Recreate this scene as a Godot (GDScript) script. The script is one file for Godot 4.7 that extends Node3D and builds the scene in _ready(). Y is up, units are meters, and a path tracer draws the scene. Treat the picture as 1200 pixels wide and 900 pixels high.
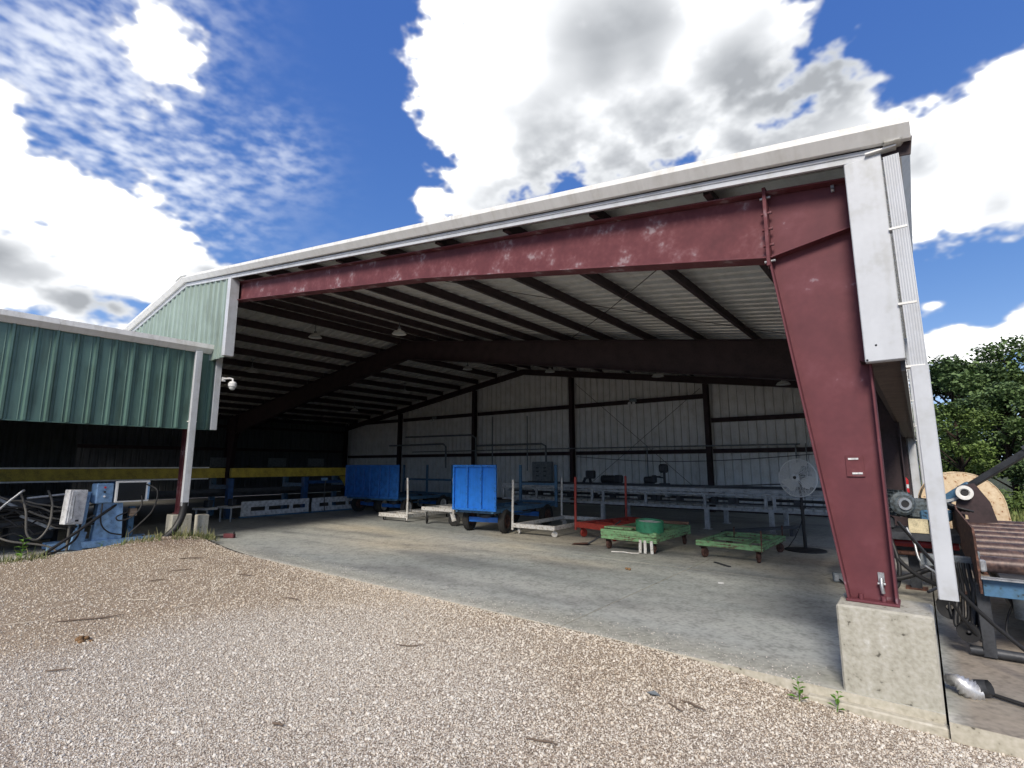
extends Node3D
# A steel building open at the gable end, seen from the gravel yard. Metres, y up; x runs along the gable, d is the distance into the building (z = -d).

var M := {}          # materials
var T := {}          # textures
var taken := {}
var rng := RandomNumberGenerator.new()
const SLOPE := 0.148
const RIDGE := -14.4
const DECK := 4.25
const D0 := 5.0      # the front frame
const D1 := 12.1
const D2 := 19.2     # the end wall


# ---------------------------------------------------------------- mesh builder
class MB:
	var v := PackedVector3Array()
	var n := PackedVector3Array()
	var c := PackedColorArray()
	var col := Color(1, 1, 1)
	var colored := false

	func tri(p: Vector3, q: Vector3, r: Vector3) -> void:
		var g := (r - p).cross(q - p)
		if g.length_squared() < 1e-16: return
		g = g.normalized()
		v.append(p); v.append(q); v.append(r)
		n.append(g); n.append(g); n.append(g)
		if colored: c.append(col); c.append(col); c.append(col)

	func stri(p: Vector3, q: Vector3, r: Vector3, np: Vector3, nq: Vector3, nr: Vector3) -> void:
		var g := (r - p).cross(q - p)
		if g.length_squared() < 1e-16: return
		if g.dot(np + nq + nr) < 0.0:
			v.append(p); v.append(r); v.append(q)
			n.append(np); n.append(nr); n.append(nq)
		else:
			v.append(p); v.append(q); v.append(r)
			n.append(np); n.append(nq); n.append(nr)
		if colored: c.append(col); c.append(col); c.append(col)

	func quad(a: Vector3, b: Vector3, p: Vector3, q: Vector3) -> void:
		tri(a, b, p); tri(a, p, q)

	# a face whose front looks towards o
	func face(pts: Array, o: Vector3) -> void:
		for i in range(1, pts.size() - 1):
			var g: Vector3 = (pts[i + 1] - pts[0]).cross(pts[i] - pts[0])
			if g.dot(o) < 0.0: tri(pts[0], pts[i + 1], pts[i])
			else: tri(pts[0], pts[i], pts[i + 1])

	func box(at: Vector3, s: Vector3, b := Basis(), bev := 0.0) -> void:
		var h := s / 2.0
		if bev <= 0.0:
			for ax in 3:
				var e := [Vector3.RIGHT, Vector3.UP, Vector3.BACK]
				var u: Vector3 = e[(ax + 1) % 3] * h[(ax + 1) % 3]
				var w: Vector3 = e[(ax + 2) % 3] * h[(ax + 2) % 3]
				for sg in [-1.0, 1.0]:
					var f: Vector3 = e[ax] * h[ax] * sg
					face([at + b * (f - u - w), at + b * (f + u - w), at + b * (f + u + w), at + b * (f - u + w)], b * f)
			return
		var k := minf(bev, minf(h.x, minf(h.y, h.z)) * 0.9)
		var i := h - Vector3.ONE * k
		for ax in 3:
			for sg in [-1.0, 1.0]:
				var a1 := (ax + 1) % 3
				var a2 := (ax + 2) % 3
				var ps := []
				for q in [[-1, -1], [1, -1], [1, 1], [-1, 1]]:
					var p := Vector3.ZERO
					p[ax] = h[ax] * sg; p[a1] = i[a1] * q[0]; p[a2] = i[a2] * q[1]
					ps.append(at + b * p)
				var o := Vector3.ZERO
				o[ax] = sg
				face(ps, b * o)
		for ax in 3:
			var a1 := (ax + 1) % 3
			var a2 := (ax + 2) % 3
			for q in [[-1, -1], [1, -1], [1, 1], [-1, 1]]:
				var ps := []
				for e in [[-1, 0], [1, 0], [1, 1], [-1, 1]]:
					var p := Vector3.ZERO
					p[ax] = i[ax] * e[0]
					p[a1] = (h[a1] if e[1] == 0 else i[a1]) * q[0]
					p[a2] = (i[a2] if e[1] == 0 else h[a2]) * q[1]
					ps.append(at + b * p)
				var o := Vector3.ZERO
				o[a1] = q[0]; o[a2] = q[1]
				face(ps, b * o)
		for x in [-1.0, 1.0]:
			for y in [-1.0, 1.0]:
				for z in [-1.0, 1.0]:
					face([at + b * Vector3(h.x * x, i.y * y, i.z * z), at + b * Vector3(i.x * x, h.y * y, i.z * z), at + b * Vector3(i.x * x, i.y * y, h.z * z)], b * Vector3(x, y, z))

	# a box whose long side runs from p to q
	func bar(p: Vector3, q: Vector3, w: float, h: float, up := Vector3.UP, bev := 0.0) -> void:
		var z := (q - p).normalized()
		if absf(z.dot(up)) > 0.98: up = Vector3.BACK if absf(z.z) < 0.9 else Vector3.RIGHT
		var x := up.cross(z).normalized()
		box((p + q) / 2.0, Vector3(w, h, (q - p).length()), Basis(x, z.cross(x), z), bev)

	func tube(pts: Array, r, seg := 8, caps := true) -> void:
		var k := pts.size()
		var last := Vector3.ZERO
		var rings := []
		var outs := []
		for i in k:
			var t: Vector3 = (pts[mini(i + 1, k - 1)] - pts[maxi(i - 1, 0)]).normalized()
			if last == Vector3.ZERO: last = t.cross(Vector3.UP if absf(t.y) < 0.9 else Vector3.RIGHT).normalized()
			last = (last - t * last.dot(t)).normalized()
			var w := t.cross(last)
			var rr: float = r[i] if r is Array else r
			var ring := []
			var out := []
			for j in seg:
				var a := TAU * j / seg
				var o := last * cos(a) + w * sin(a)
				out.append(o)
				ring.append(pts[i] + o * rr)
			rings.append(ring); outs.append(out)
		for i in k - 1:
			for j in seg:
				var m := (j + 1) % seg
				stri(rings[i][j], rings[i][m], rings[i + 1][m], outs[i][j], outs[i][m], outs[i + 1][m])
				stri(rings[i][j], rings[i + 1][m], rings[i + 1][j], outs[i][j], outs[i + 1][m], outs[i + 1][j])
		if caps:
			face(rings[0], pts[0] - pts[1])
			face(rings[k - 1], pts[k - 1] - pts[k - 2])

	# a profile of (radius, height) turned about the y axis of x
	func lathe(prof: Array, x := Transform3D(), seg := 20) -> void:
		for i in prof.size() - 1:
			var p: Vector2 = prof[i]
			var q: Vector2 = prof[i + 1]
			var e := (q - p).normalized()
			for j in seg:
				var a := TAU * j / seg
				var b := TAU * (j + 1) / seg
				var ra := Vector3(cos(a), 0, sin(a))
				var rb := Vector3(cos(b), 0, sin(b))
				var na := x.basis * (ra * e.y - Vector3.UP * e.x)
				var nb := x.basis * (rb * e.y - Vector3.UP * e.x)
				var p1 := x * (ra * p.x + Vector3.UP * p.y)
				var p2 := x * (rb * p.x + Vector3.UP * p.y)
				var q1 := x * (ra * q.x + Vector3.UP * q.y)
				var q2 := x * (rb * q.x + Vector3.UP * q.y)
				stri(p1, p2, q2, na, nb, nb)
				stri(p1, q2, q1, na, nb, na)

	# a flat outline in the x-y plane of x, thick along its z
	func prism(poly: PackedVector2Array, depth: float, x := Transform3D()) -> void:
		var t := Geometry2D.triangulate_polygon(poly)
		for s in [-0.5, 0.5]:
			for i in range(0, t.size(), 3):
				var ps := []
				for k in 3: ps.append(x * Vector3(poly[t[i + k]].x, poly[t[i + k]].y, depth * s))
				face(ps, x.basis.z * s)
		var cw := Geometry2D.is_polygon_clockwise(poly)
		for i in poly.size():
			var a := poly[i]
			var b := poly[(i + 1) % poly.size()]
			var o := Vector2(b.y - a.y, a.x - b.x) * (-1.0 if cw else 1.0)
			face([x * Vector3(a.x, a.y, -depth / 2), x * Vector3(b.x, b.y, -depth / 2), x * Vector3(b.x, b.y, depth / 2), x * Vector3(a.x, a.y, depth / 2)], x.basis * Vector3(o.x, o.y, 0))

	# an outline across (first axis ex, second ey) swept straight from p along the vector l
	func extrude(poly: Array, p: Vector3, ex: Vector3, ey: Vector3, l: Vector3, closed := true) -> void:
		var k := poly.size()
		for i in (k if closed else k - 1):
			var a: Vector2 = poly[i]
			var b: Vector2 = poly[(i + 1) % k]
			var pa := p + ex * a.x + ey * a.y
			var pb := p + ex * b.x + ey * b.y
			quad(pa, pb, pb + l, pa + l)

	func ball(at: Vector3, r: float, s := Vector3.ONE, seg := 12) -> void:
		var pr := []
		for i in 9: pr.append(Vector2(sin(PI * i / 8.0), -cos(PI * i / 8.0)))
		lathe(pr, Transform3D(Basis.from_scale(s * r), at), seg)

	func mesh() -> ArrayMesh:
		var a := []
		a.resize(Mesh.ARRAY_MAX)
		a[Mesh.ARRAY_VERTEX] = v
		a[Mesh.ARRAY_NORMAL] = n
		if colored: a[Mesh.ARRAY_COLOR] = c
		var m := ArrayMesh.new()
		m.add_surface_from_arrays(Mesh.PRIMITIVE_TRIANGLES, a)
		return m


func P(x: float, y: float, d: float) -> Vector3:
	return Vector3(x, y, -d)


func numbered(called: String) -> String:
	if not taken.has(called):
		taken[called] = 0
		return called
	taken[called] += 1
	return "%s_%03d" % [called, taken[called]]


func thing(called: String, label: String, category: String, at := Vector3.ZERO, turn := 0.0, group := "") -> Node3D:
	var o := Node3D.new()
	o.name = numbered(called)
	add_child(o)
	o.position = at
	o.rotation_degrees.y = turn
	describe(o, label, category, group)
	return o


func describe(o: Node, label: String, category: String, group := "") -> void:
	o.set_meta("label", label)
	o.set_meta("category", category)
	if group: o.set_meta("group", group)


func structure(called: String) -> Node3D:
	var o := Node3D.new()
	o.name = numbered(called)
	add_child(o)
	o.set_meta("kind", "structure")
	return o


func part(parent: Node, called: String, b, m: Material, at := Vector3.ZERO, label := "") -> MeshInstance3D:
	var o := MeshInstance3D.new()
	o.name = called
	o.mesh = b.mesh() if b is MB else b
	o.material_override = m
	o.position = at
	parent.add_child(o, true)
	if label: o.set_meta("label", label)
	return o


func single(called: String, label: String, category: String, b, m: Material, at := Vector3.ZERO, group := "") -> MeshInstance3D:
	var o := MeshInstance3D.new()
	o.name = numbered(called)
	o.mesh = b.mesh() if b is MB else b
	o.material_override = m
	o.position = at
	add_child(o)
	describe(o, label, category, group)
	return o


func again(src: Node3D, label: String, at: Vector3, turn := 0.0) -> Node3D:
	var o: Node3D = src.duplicate()
	o.name = numbered(String(src.name).rstrip("0123456789").trim_suffix("_"))
	add_child(o)
	o.position = at
	o.rotation_degrees.y = turn
	o.set_meta("label", label)
	return o


func B() -> MB:
	return MB.new()


# ---------------------------------------------------------------- textures and materials
func noise_image(size: int, seed_: int, freq: float, octaves: int, kind := FastNoiseLite.TYPE_SIMPLEX_SMOOTH, wide := 1, tall := 1) -> PackedByteArray:
	var f := FastNoiseLite.new()
	f.seed = seed_
	f.noise_type = kind
	f.frequency = freq
	f.fractal_type = FastNoiseLite.FRACTAL_FBM if octaves > 1 else FastNoiseLite.FRACTAL_NONE
	f.fractal_octaves = octaves
	if kind == FastNoiseLite.TYPE_CELLULAR: f.cellular_return_type = FastNoiseLite.RETURN_CELL_VALUE
	var im := f.get_seamless_image(size / wide, size / tall, false, false, 0.1, true)
	if wide * tall > 1: im.resize(size, size, Image.INTERPOLATE_CUBIC)
	im.convert(Image.FORMAT_L8)
	return im.get_data()


# one texture: a mix of noises looked up in a ramp of colours
func ramp_tex(size: int, layers: Array, stops: Array) -> ImageTexture:
	var g := Gradient.new()
	var offs := PackedFloat32Array()
	var cols := PackedColorArray()
	for s in stops:
		offs.append(s[0]); cols.append(s[1])
	g.offsets = offs; g.colors = cols
	var lut := PackedByteArray()
	for i in 256:
		var c := g.sample(i / 255.0)
		lut.append(int(clampf(c.r, 0, 1) * 255.0)); lut.append(int(clampf(c.g, 0, 1) * 255.0)); lut.append(int(clampf(c.b, 0, 1) * 255.0))
	var data := []
	var ws := PackedFloat32Array()
	for l in layers:
		data.append(l[0]); ws.append(l[1])
	var out := PackedByteArray()
	out.resize(size * size * 3)
	var d0: PackedByteArray = data[0]
	var d1: PackedByteArray = data[1] if data.size() > 1 else data[0]
	var d2: PackedByteArray = data[2] if data.size() > 2 else data[0]
	var w0 := ws[0]
	var w1 := ws[1] if data.size() > 1 else 0.0
	var w2 := ws[2] if data.size() > 2 else 0.0
	for i in size * size:
		var k := clampi(int((d0[i] * w0 + d1[i] * w1 + d2[i] * w2)), 0, 255) * 3
		out[i * 3] = lut[k]; out[i * 3 + 1] = lut[k + 1]; out[i * 3 + 2] = lut[k + 2]
	var im := Image.create_from_data(size, size, false, Image.FORMAT_RGB8, out)
	im.generate_mipmaps()
	return ImageTexture.create_from_image(im)


func grey(v: float) -> Color:
	return Color(v, v, v)


func make_textures() -> void:
	var soft := noise_image(512, 3, 0.008, 5)
	var fine := noise_image(512, 5, 0.06, 4)
	var blot := noise_image(512, 9, 0.018, 6)
	var streak := noise_image(512, 11, 0.03, 4, FastNoiseLite.TYPE_SIMPLEX_SMOOTH, 1, 16)
	var across := noise_image(512, 12, 0.03, 4, FastNoiseLite.TYPE_SIMPLEX_SMOOTH, 16, 1)
	var cells := noise_image(512, 13, 0.11, 1, FastNoiseLite.TYPE_CELLULAR)
	T.grime = ramp_tex(512, [[soft, 0.6], [fine, 0.4]], [[0.25, grey(0.74)], [0.5, grey(0.92)], [0.75, grey(1.0)]])
	T.faint = ramp_tex(512, [[soft, 0.5], [streak, 0.3], [fine, 0.2]], [[0.25, Color(0.9, 0.895, 0.88)], [0.5, grey(0.97)], [0.75, grey(1.0)]])
	T.heavy = ramp_tex(512, [[blot, 0.7], [fine, 0.3]], [[0.3, Color(0.5, 0.46, 0.42)], [0.48, Color(0.8, 0.79, 0.77)], [0.7, grey(1.0)]])
	T.streak = ramp_tex(512, [[streak, 0.7], [soft, 0.3]], [[0.25, Color(0.8, 0.8, 0.78)], [0.5, grey(0.95)], [0.75, grey(1.0)]])
	T.chip = ramp_tex(512, [[blot, 0.55], [fine, 0.45]], [[0.0, Color(0.26, 0.15, 0.1)], [0.27, Color(0.36, 0.24, 0.17)], [0.31, Color(0.86, 0.84, 0.8)], [0.55, grey(0.95)], [1.0, grey(1.0)]])
	T.rust = ramp_tex(512, [[blot, 0.6], [fine, 0.4]], [[0.2, Color(0.17, 0.1, 0.08)], [0.45, Color(0.3, 0.2, 0.17)], [0.6, Color(0.38, 0.27, 0.23)], [0.8, Color(0.5, 0.33, 0.24)]])
	T.oxide = ramp_tex(512, [[soft, 0.5], [blot, 0.3], [fine, 0.2]], [[0.2, Color(0.36, 0.15, 0.165)], [0.4, Color(0.4, 0.175, 0.19)], [0.52, Color(0.43, 0.2, 0.21)], [0.62, Color(0.47, 0.26, 0.265)], [0.69, Color(0.53, 0.37, 0.37)], [0.72, Color(0.59, 0.47, 0.46)], [0.85, Color(0.64, 0.54, 0.53)]])
	T.oxide_plain = ramp_tex(512, [[soft, 0.5], [blot, 0.3], [fine, 0.2]], [[0.2, Color(0.38, 0.155, 0.175)], [0.4, Color(0.405, 0.175, 0.192)], [0.55, Color(0.43, 0.19, 0.205)], [0.73, Color(0.46, 0.225, 0.24)], [0.77, Color(0.56, 0.42, 0.42)], [0.9, Color(0.63, 0.53, 0.53)]])
	T.greenwood = ramp_tex(512, [[across, 0.5], [blot, 0.3], [fine, 0.2]], [[0.25, Color(0.26, 0.2, 0.16)], [0.38, Color(0.42, 0.37, 0.28)], [0.43, Color(0.42, 0.58, 0.41)], [0.6, Color(0.48, 0.65, 0.46)], [0.8, Color(0.58, 0.72, 0.54)]])
	T.wood = ramp_tex(512, [[across, 0.7], [fine, 0.3]], [[0.2, Color(0.36, 0.29, 0.24)], [0.5, Color(0.55, 0.47, 0.4)], [0.8, Color(0.68, 0.6, 0.53)]])
	T.cream = ramp_tex(512, [[blot, 0.65], [fine, 0.35]], [[0.2, Color(0.4, 0.22, 0.13)], [0.27, Color(0.55, 0.36, 0.23)], [0.31, Color(0.76, 0.66, 0.53)], [0.5, Color(0.8, 0.72, 0.6)], [0.8, Color(0.84, 0.77, 0.66)]])
	T.pier = ramp_tex(512, [[streak, 0.25], [blot, 0.3], [fine, 0.45]], [[0.22, Color(0.36, 0.34, 0.3)], [0.29, Color(0.63, 0.61, 0.55)], [0.5, Color(0.69, 0.67, 0.61)], [0.7, Color(0.73, 0.71, 0.66)], [0.85, Color(0.8, 0.79, 0.75)]])
	T.floor = ramp_tex(512, [[fine, 0.45], [blot, 0.35], [soft, 0.2]], [[0.25, grey(0.76)], [0.5, grey(0.92)], [0.75, grey(1.0)]])
	T.pebble = ramp_tex(512, [[cells, 0.8], [fine, 0.2]], [[0.1, Color(0.45, 0.41, 0.38)], [0.4, Color(0.72, 0.67, 0.62)], [0.7, Color(0.86, 0.82, 0.79)], [0.95, grey(1.0)]])
	T.pebble_h = ramp_tex(512, [[cells, 0.8], [fine, 0.2]], [[0.0, grey(0.0)], [1.0, grey(1.0)]])
	T.fine_h = ramp_tex(512, [[fine, 0.6], [blot, 0.4]], [[0.0, grey(0.0)], [1.0, grey(1.0)]])
	T.rough = ramp_tex(512, [[soft, 0.5], [fine, 0.5]], [[0.2, grey(0.75)], [0.8, grey(1.0)]])


func mat(key: String, c: Color, rough := 0.6, metal := 0.0, tex := "", per_m := 1.0, extra := {}) -> StandardMaterial3D:
	var m := StandardMaterial3D.new()
	m.resource_name = key
	m.albedo_color = c.linear_to_srgb()
	m.roughness = rough
	m.metallic = metal
	if tex:
		m.albedo_texture = T[tex]
		m.uv1_triplanar = true
		m.uv1_world_triplanar = extra.get("world", false)
		m.uv1_scale = Vector3.ONE * per_m
	if extra.has("height"):
		m.heightmap_enabled = true
		m.heightmap_texture = T[extra.height]
		m.heightmap_scale = extra.get("cm", 0.5)
	if extra.get("vc", false): m.vertex_color_use_as_albedo = true
	if extra.has("rough_tex"): m.roughness_texture = T[extra.rough_tex]
	M[key] = m
	return m


func make_materials() -> void:
	var w := Color(1, 1, 1)
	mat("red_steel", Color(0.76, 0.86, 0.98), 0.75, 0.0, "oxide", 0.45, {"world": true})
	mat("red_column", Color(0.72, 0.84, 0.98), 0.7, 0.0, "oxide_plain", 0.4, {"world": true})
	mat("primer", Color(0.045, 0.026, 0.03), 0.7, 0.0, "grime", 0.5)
	mat("white_trim", Color(0.5, 0.525, 0.56), 0.4, 0.0, "faint", 0.5)
	mat("white_gutter", Color(0.78, 0.78, 0.76), 0.45, 0.0, "faint", 0.7)
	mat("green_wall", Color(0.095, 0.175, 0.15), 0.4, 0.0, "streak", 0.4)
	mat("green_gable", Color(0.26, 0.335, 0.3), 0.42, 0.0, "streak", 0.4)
	mat("deck", Color(0.93, 0.93, 0.91), 0.36, 0.4, "faint", 0.5)
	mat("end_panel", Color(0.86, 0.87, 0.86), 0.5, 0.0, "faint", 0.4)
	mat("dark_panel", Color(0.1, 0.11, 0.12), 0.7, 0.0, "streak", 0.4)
	mat("soffit", Color(0.13, 0.085, 0.07), 0.7, 0.0, "grime", 0.8)
	mat("pier", Color(0.86, 0.89, 0.93), 0.9, 0.0, "pier", 0.7, {"height": "fine_h", "cm": 0.4})
	mat("slab", w, 0.75, 0.0, "floor", 0.5, {"world": true, "vc": true, "height": "fine_h", "cm": 0.1})
	mat("slab_edge", Color(1.0, 1.0, 1.0), 0.9, 0.0, "pier", 0.7)
	mat("ground", w, 0.95, 0.0, "pebble", 2.1, {"world": true, "vc": true, "height": "pebble_h", "cm": 1.2})
	mat("stone", w, 0.85, 0.0, "", 1.0, {"vc": true})
	mat("leaf", w, 0.7, 0.0, "", 1.0, {"vc": true})
	M.leaf.backlight = Color(0.35, 0.4, 0.2)
	mat("bark", Color(0.09, 0.07, 0.055), 0.95, 0.0, "wood", 0.8)
	mat("black", Color(0.018, 0.018, 0.02), 0.6)
	mat("rubber", Color(0.03, 0.029, 0.028), 0.85, 0.0, "grime", 2.0)
	mat("hose", Color(0.014, 0.014, 0.015), 0.55)
	mat("hose_grey", Color(0.1, 0.095, 0.085), 0.6)
	mat("blue_paint", Color(0.025, 0.15, 0.5), 0.42, 0.0, "grime", 0.9)
	mat("blue_bright", Color(0.018, 0.18, 0.68), 0.4, 0.0, "faint", 0.9)
	mat("blue_worn", Color(0.022, 0.185, 0.66), 0.45, 0.0, "chip", 1.1)
	mat("blue_light", Color(0.24, 0.42, 0.68), 0.45, 0.0, "grime", 1.5)
	mat("blue_post", Color(0.015, 0.075, 0.22), 0.5, 0.0, "grime", 0.9)
	mat("blue_beam", Color(0.07, 0.17, 0.3), 0.5, 0.0, "chip", 0.8)
	mat("white_paint", Color(0.72, 0.71, 0.68), 0.5, 0.0, "chip", 1.3)
	mat("white_clean", Color(0.78, 0.79, 0.8), 0.4, 0.0, "grime", 1.5)
	mat("yellow", Color(0.5, 0.37, 0.04), 0.55, 0.0, "grime", 0.8)
	mat("red_paint", Color(0.4, 0.05, 0.035), 0.5, 0.0, "chip", 1.0)
	mat("red_bright", Color(0.5, 0.018, 0.022), 0.35)
	mat("red_pipe", Color(0.36, 0.02, 0.03), 0.4, 0.0, "grime", 2.0)
	mat("green_wood", w, 0.75, 0.0, "greenwood", 1.4)
	mat("bare_wood", w, 0.85, 0.0, "wood", 1.2)
	mat("pink_wood", Color(0.95, 0.75, 0.68), 0.85, 0.0, "wood", 1.2)
	mat("green_pan", Color(0.035, 0.23, 0.12), 0.45, 0.0, "grime", 2.0)
	mat("grey_steel", Color(0.46, 0.49, 0.52), 0.55, 0.0, "grime", 1.0)
	mat("dark_steel", Color(0.06, 0.065, 0.075), 0.5, 0.3, "grime", 1.0)
	mat("grey_motor", Color(0.12, 0.15, 0.17), 0.5, 0.0, "heavy", 2.0)
	mat("galvanised", Color(0.5, 0.52, 0.54), 0.4, 0.6, "grime", 2.0)
	mat("chrome", Color(0.62, 0.64, 0.66), 0.28, 0.8)
	mat("rust", w, 0.85, 0.0, "rust", 1.2)
	mat("roller", Color(0.8, 1.05, 1.3), 0.42, 0.2, "rust", 1.0)
	mat("cream", w, 0.6, 0.0, "cream", 1.1)
	mat("cream_plain", Color(0.66, 0.58, 0.38), 0.5, 0.0, "grime", 1.5)
	mat("wire", Color(0.78, 0.79, 0.79), 0.4)
	mat("lens", Color(0.5, 0.52, 0.52), 0.3)
	mat("screen", Color(0.01, 0.012, 0.016), 0.15)
	mat("box_grey", Color(0.24, 0.27, 0.29), 0.5, 0.0, "grime", 1.5)
	mat("foil", Color(0.75, 0.76, 0.78), 0.42, 0.7, "rough", 6.0)
	mat("twig", Color(0.13, 0.095, 0.07), 0.9)
	mat("twig_pale", Color(0.5, 0.44, 0.36), 0.9)
	mat("clod", Color(0.3, 0.18, 0.09), 0.95, 0.0, "heavy", 6.0)
	mat("weed", Color(0.11, 0.24, 0.03), 0.6)
	M.weed.backlight = Color(0.3, 0.4, 0.1)
	mat("grass", w, 0.7, 0.0, "", 1.0, {"vc": true})
	M.grass.backlight = Color(0.25, 0.3, 0.1)


# ---------------------------------------------------------------- sky: air and clouds, on a sphere
const SKY_W := 4096
var sky_bytes := []
var n_detail := FastNoiseLite.new()
var n_broad := FastNoiseLite.new()
var n_streak := FastNoiseLite.new()
var n_fine := FastNoiseLite.new()
var cover: Image

func sky_rows(k: int) -> void:
	var h := SKY_W / 2
	var data := PackedFloat32Array()
	data.resize(SKY_W * 3)
	var el := PI / 2.0 - PI * (k + 0.5) / h
	var ce := cos(el)
	var se := sin(el)
	var air := Color(0.02, 0.053, 0.175).lerp(Color(0.075, 0.17, 0.335), pow(1.0 - se, 2.6))
	air = air.lerp(Color(0.3, 0.38, 0.47), pow(1.0 - se, 9.0))
	for i in SKY_W:
		var az := TAU * (i + 0.5) / SKY_W
		var p := Vector3(sin(az) * ce, se, -cos(az) * ce)
		# clouds lie on a layer: features shrink and flatten towards the horizon
		var q := p * 3.0
		q.y *= 1.7
		var det := n_detail.get_noise_3dv(q * 100.0)
		var broad := n_broad.get_noise_3dv(q * 100.0)
		var cc := cover.get_pixel((i + SKY_W / 2) % SKY_W, k)
		var det2 := n_fine.get_noise_3dv(q * 100.0)
		var calm := 1.0 - 0.55 * clampf(cc.b, 0.0, 1.0)
		var f := cc.r * 0.95 + (det * 0.62 * calm + det2 * 0.55) + broad * 0.22 * (1.0 - cc.b)
		var a := pow(smoothstep(0.27, 0.64, f), 1.3)
		var shade := 0.0
		if a > 0.0:
			# thick cloud is greyer, most of all underneath
			var under := n_broad.get_noise_3dv(q * 190.0 + Vector3(70, 30, 0))
			var thick := smoothstep(0.55, 1.1, f)
			shade = clampf(cc.g * (0.78 + under * 0.8 + det * 0.5 + det2 * 0.5) + thick * (0.12 + under * 0.5) - det2 * 0.15, 0.0, 1.0)
		var lit := 1.0 - shade
		var lum := lerpf(0.31, 0.165 + 0.25 * lit + 0.5 * pow(lit, 4.0), smoothstep(0.36, 0.82, f))
		var cloud := Color(lum * lerpf(1.0, 0.95, shade), lum, lum * lerpf(1.0, 1.07, shade))
		var st := n_streak.get_noise_3d((p.x + p.y * 0.6) * 760.0, p.y * 2100.0 - p.x * 500.0, p.z * 860.0)
		var ci := smoothstep(-0.75, 0.95, st + det * 0.6 + det2 * 0.4) * clampf(cc.b * 1.15, 0.0, 1.0) * 0.82
		var c := air.lerp(Color(0.38, 0.395, 0.42), ci).lerp(cloud, a)
		data[i * 3] = c.r; data[i * 3 + 1] = c.g; data[i * 3 + 2] = c.b
	sky_bytes[k] = data.to_byte_array()


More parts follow.
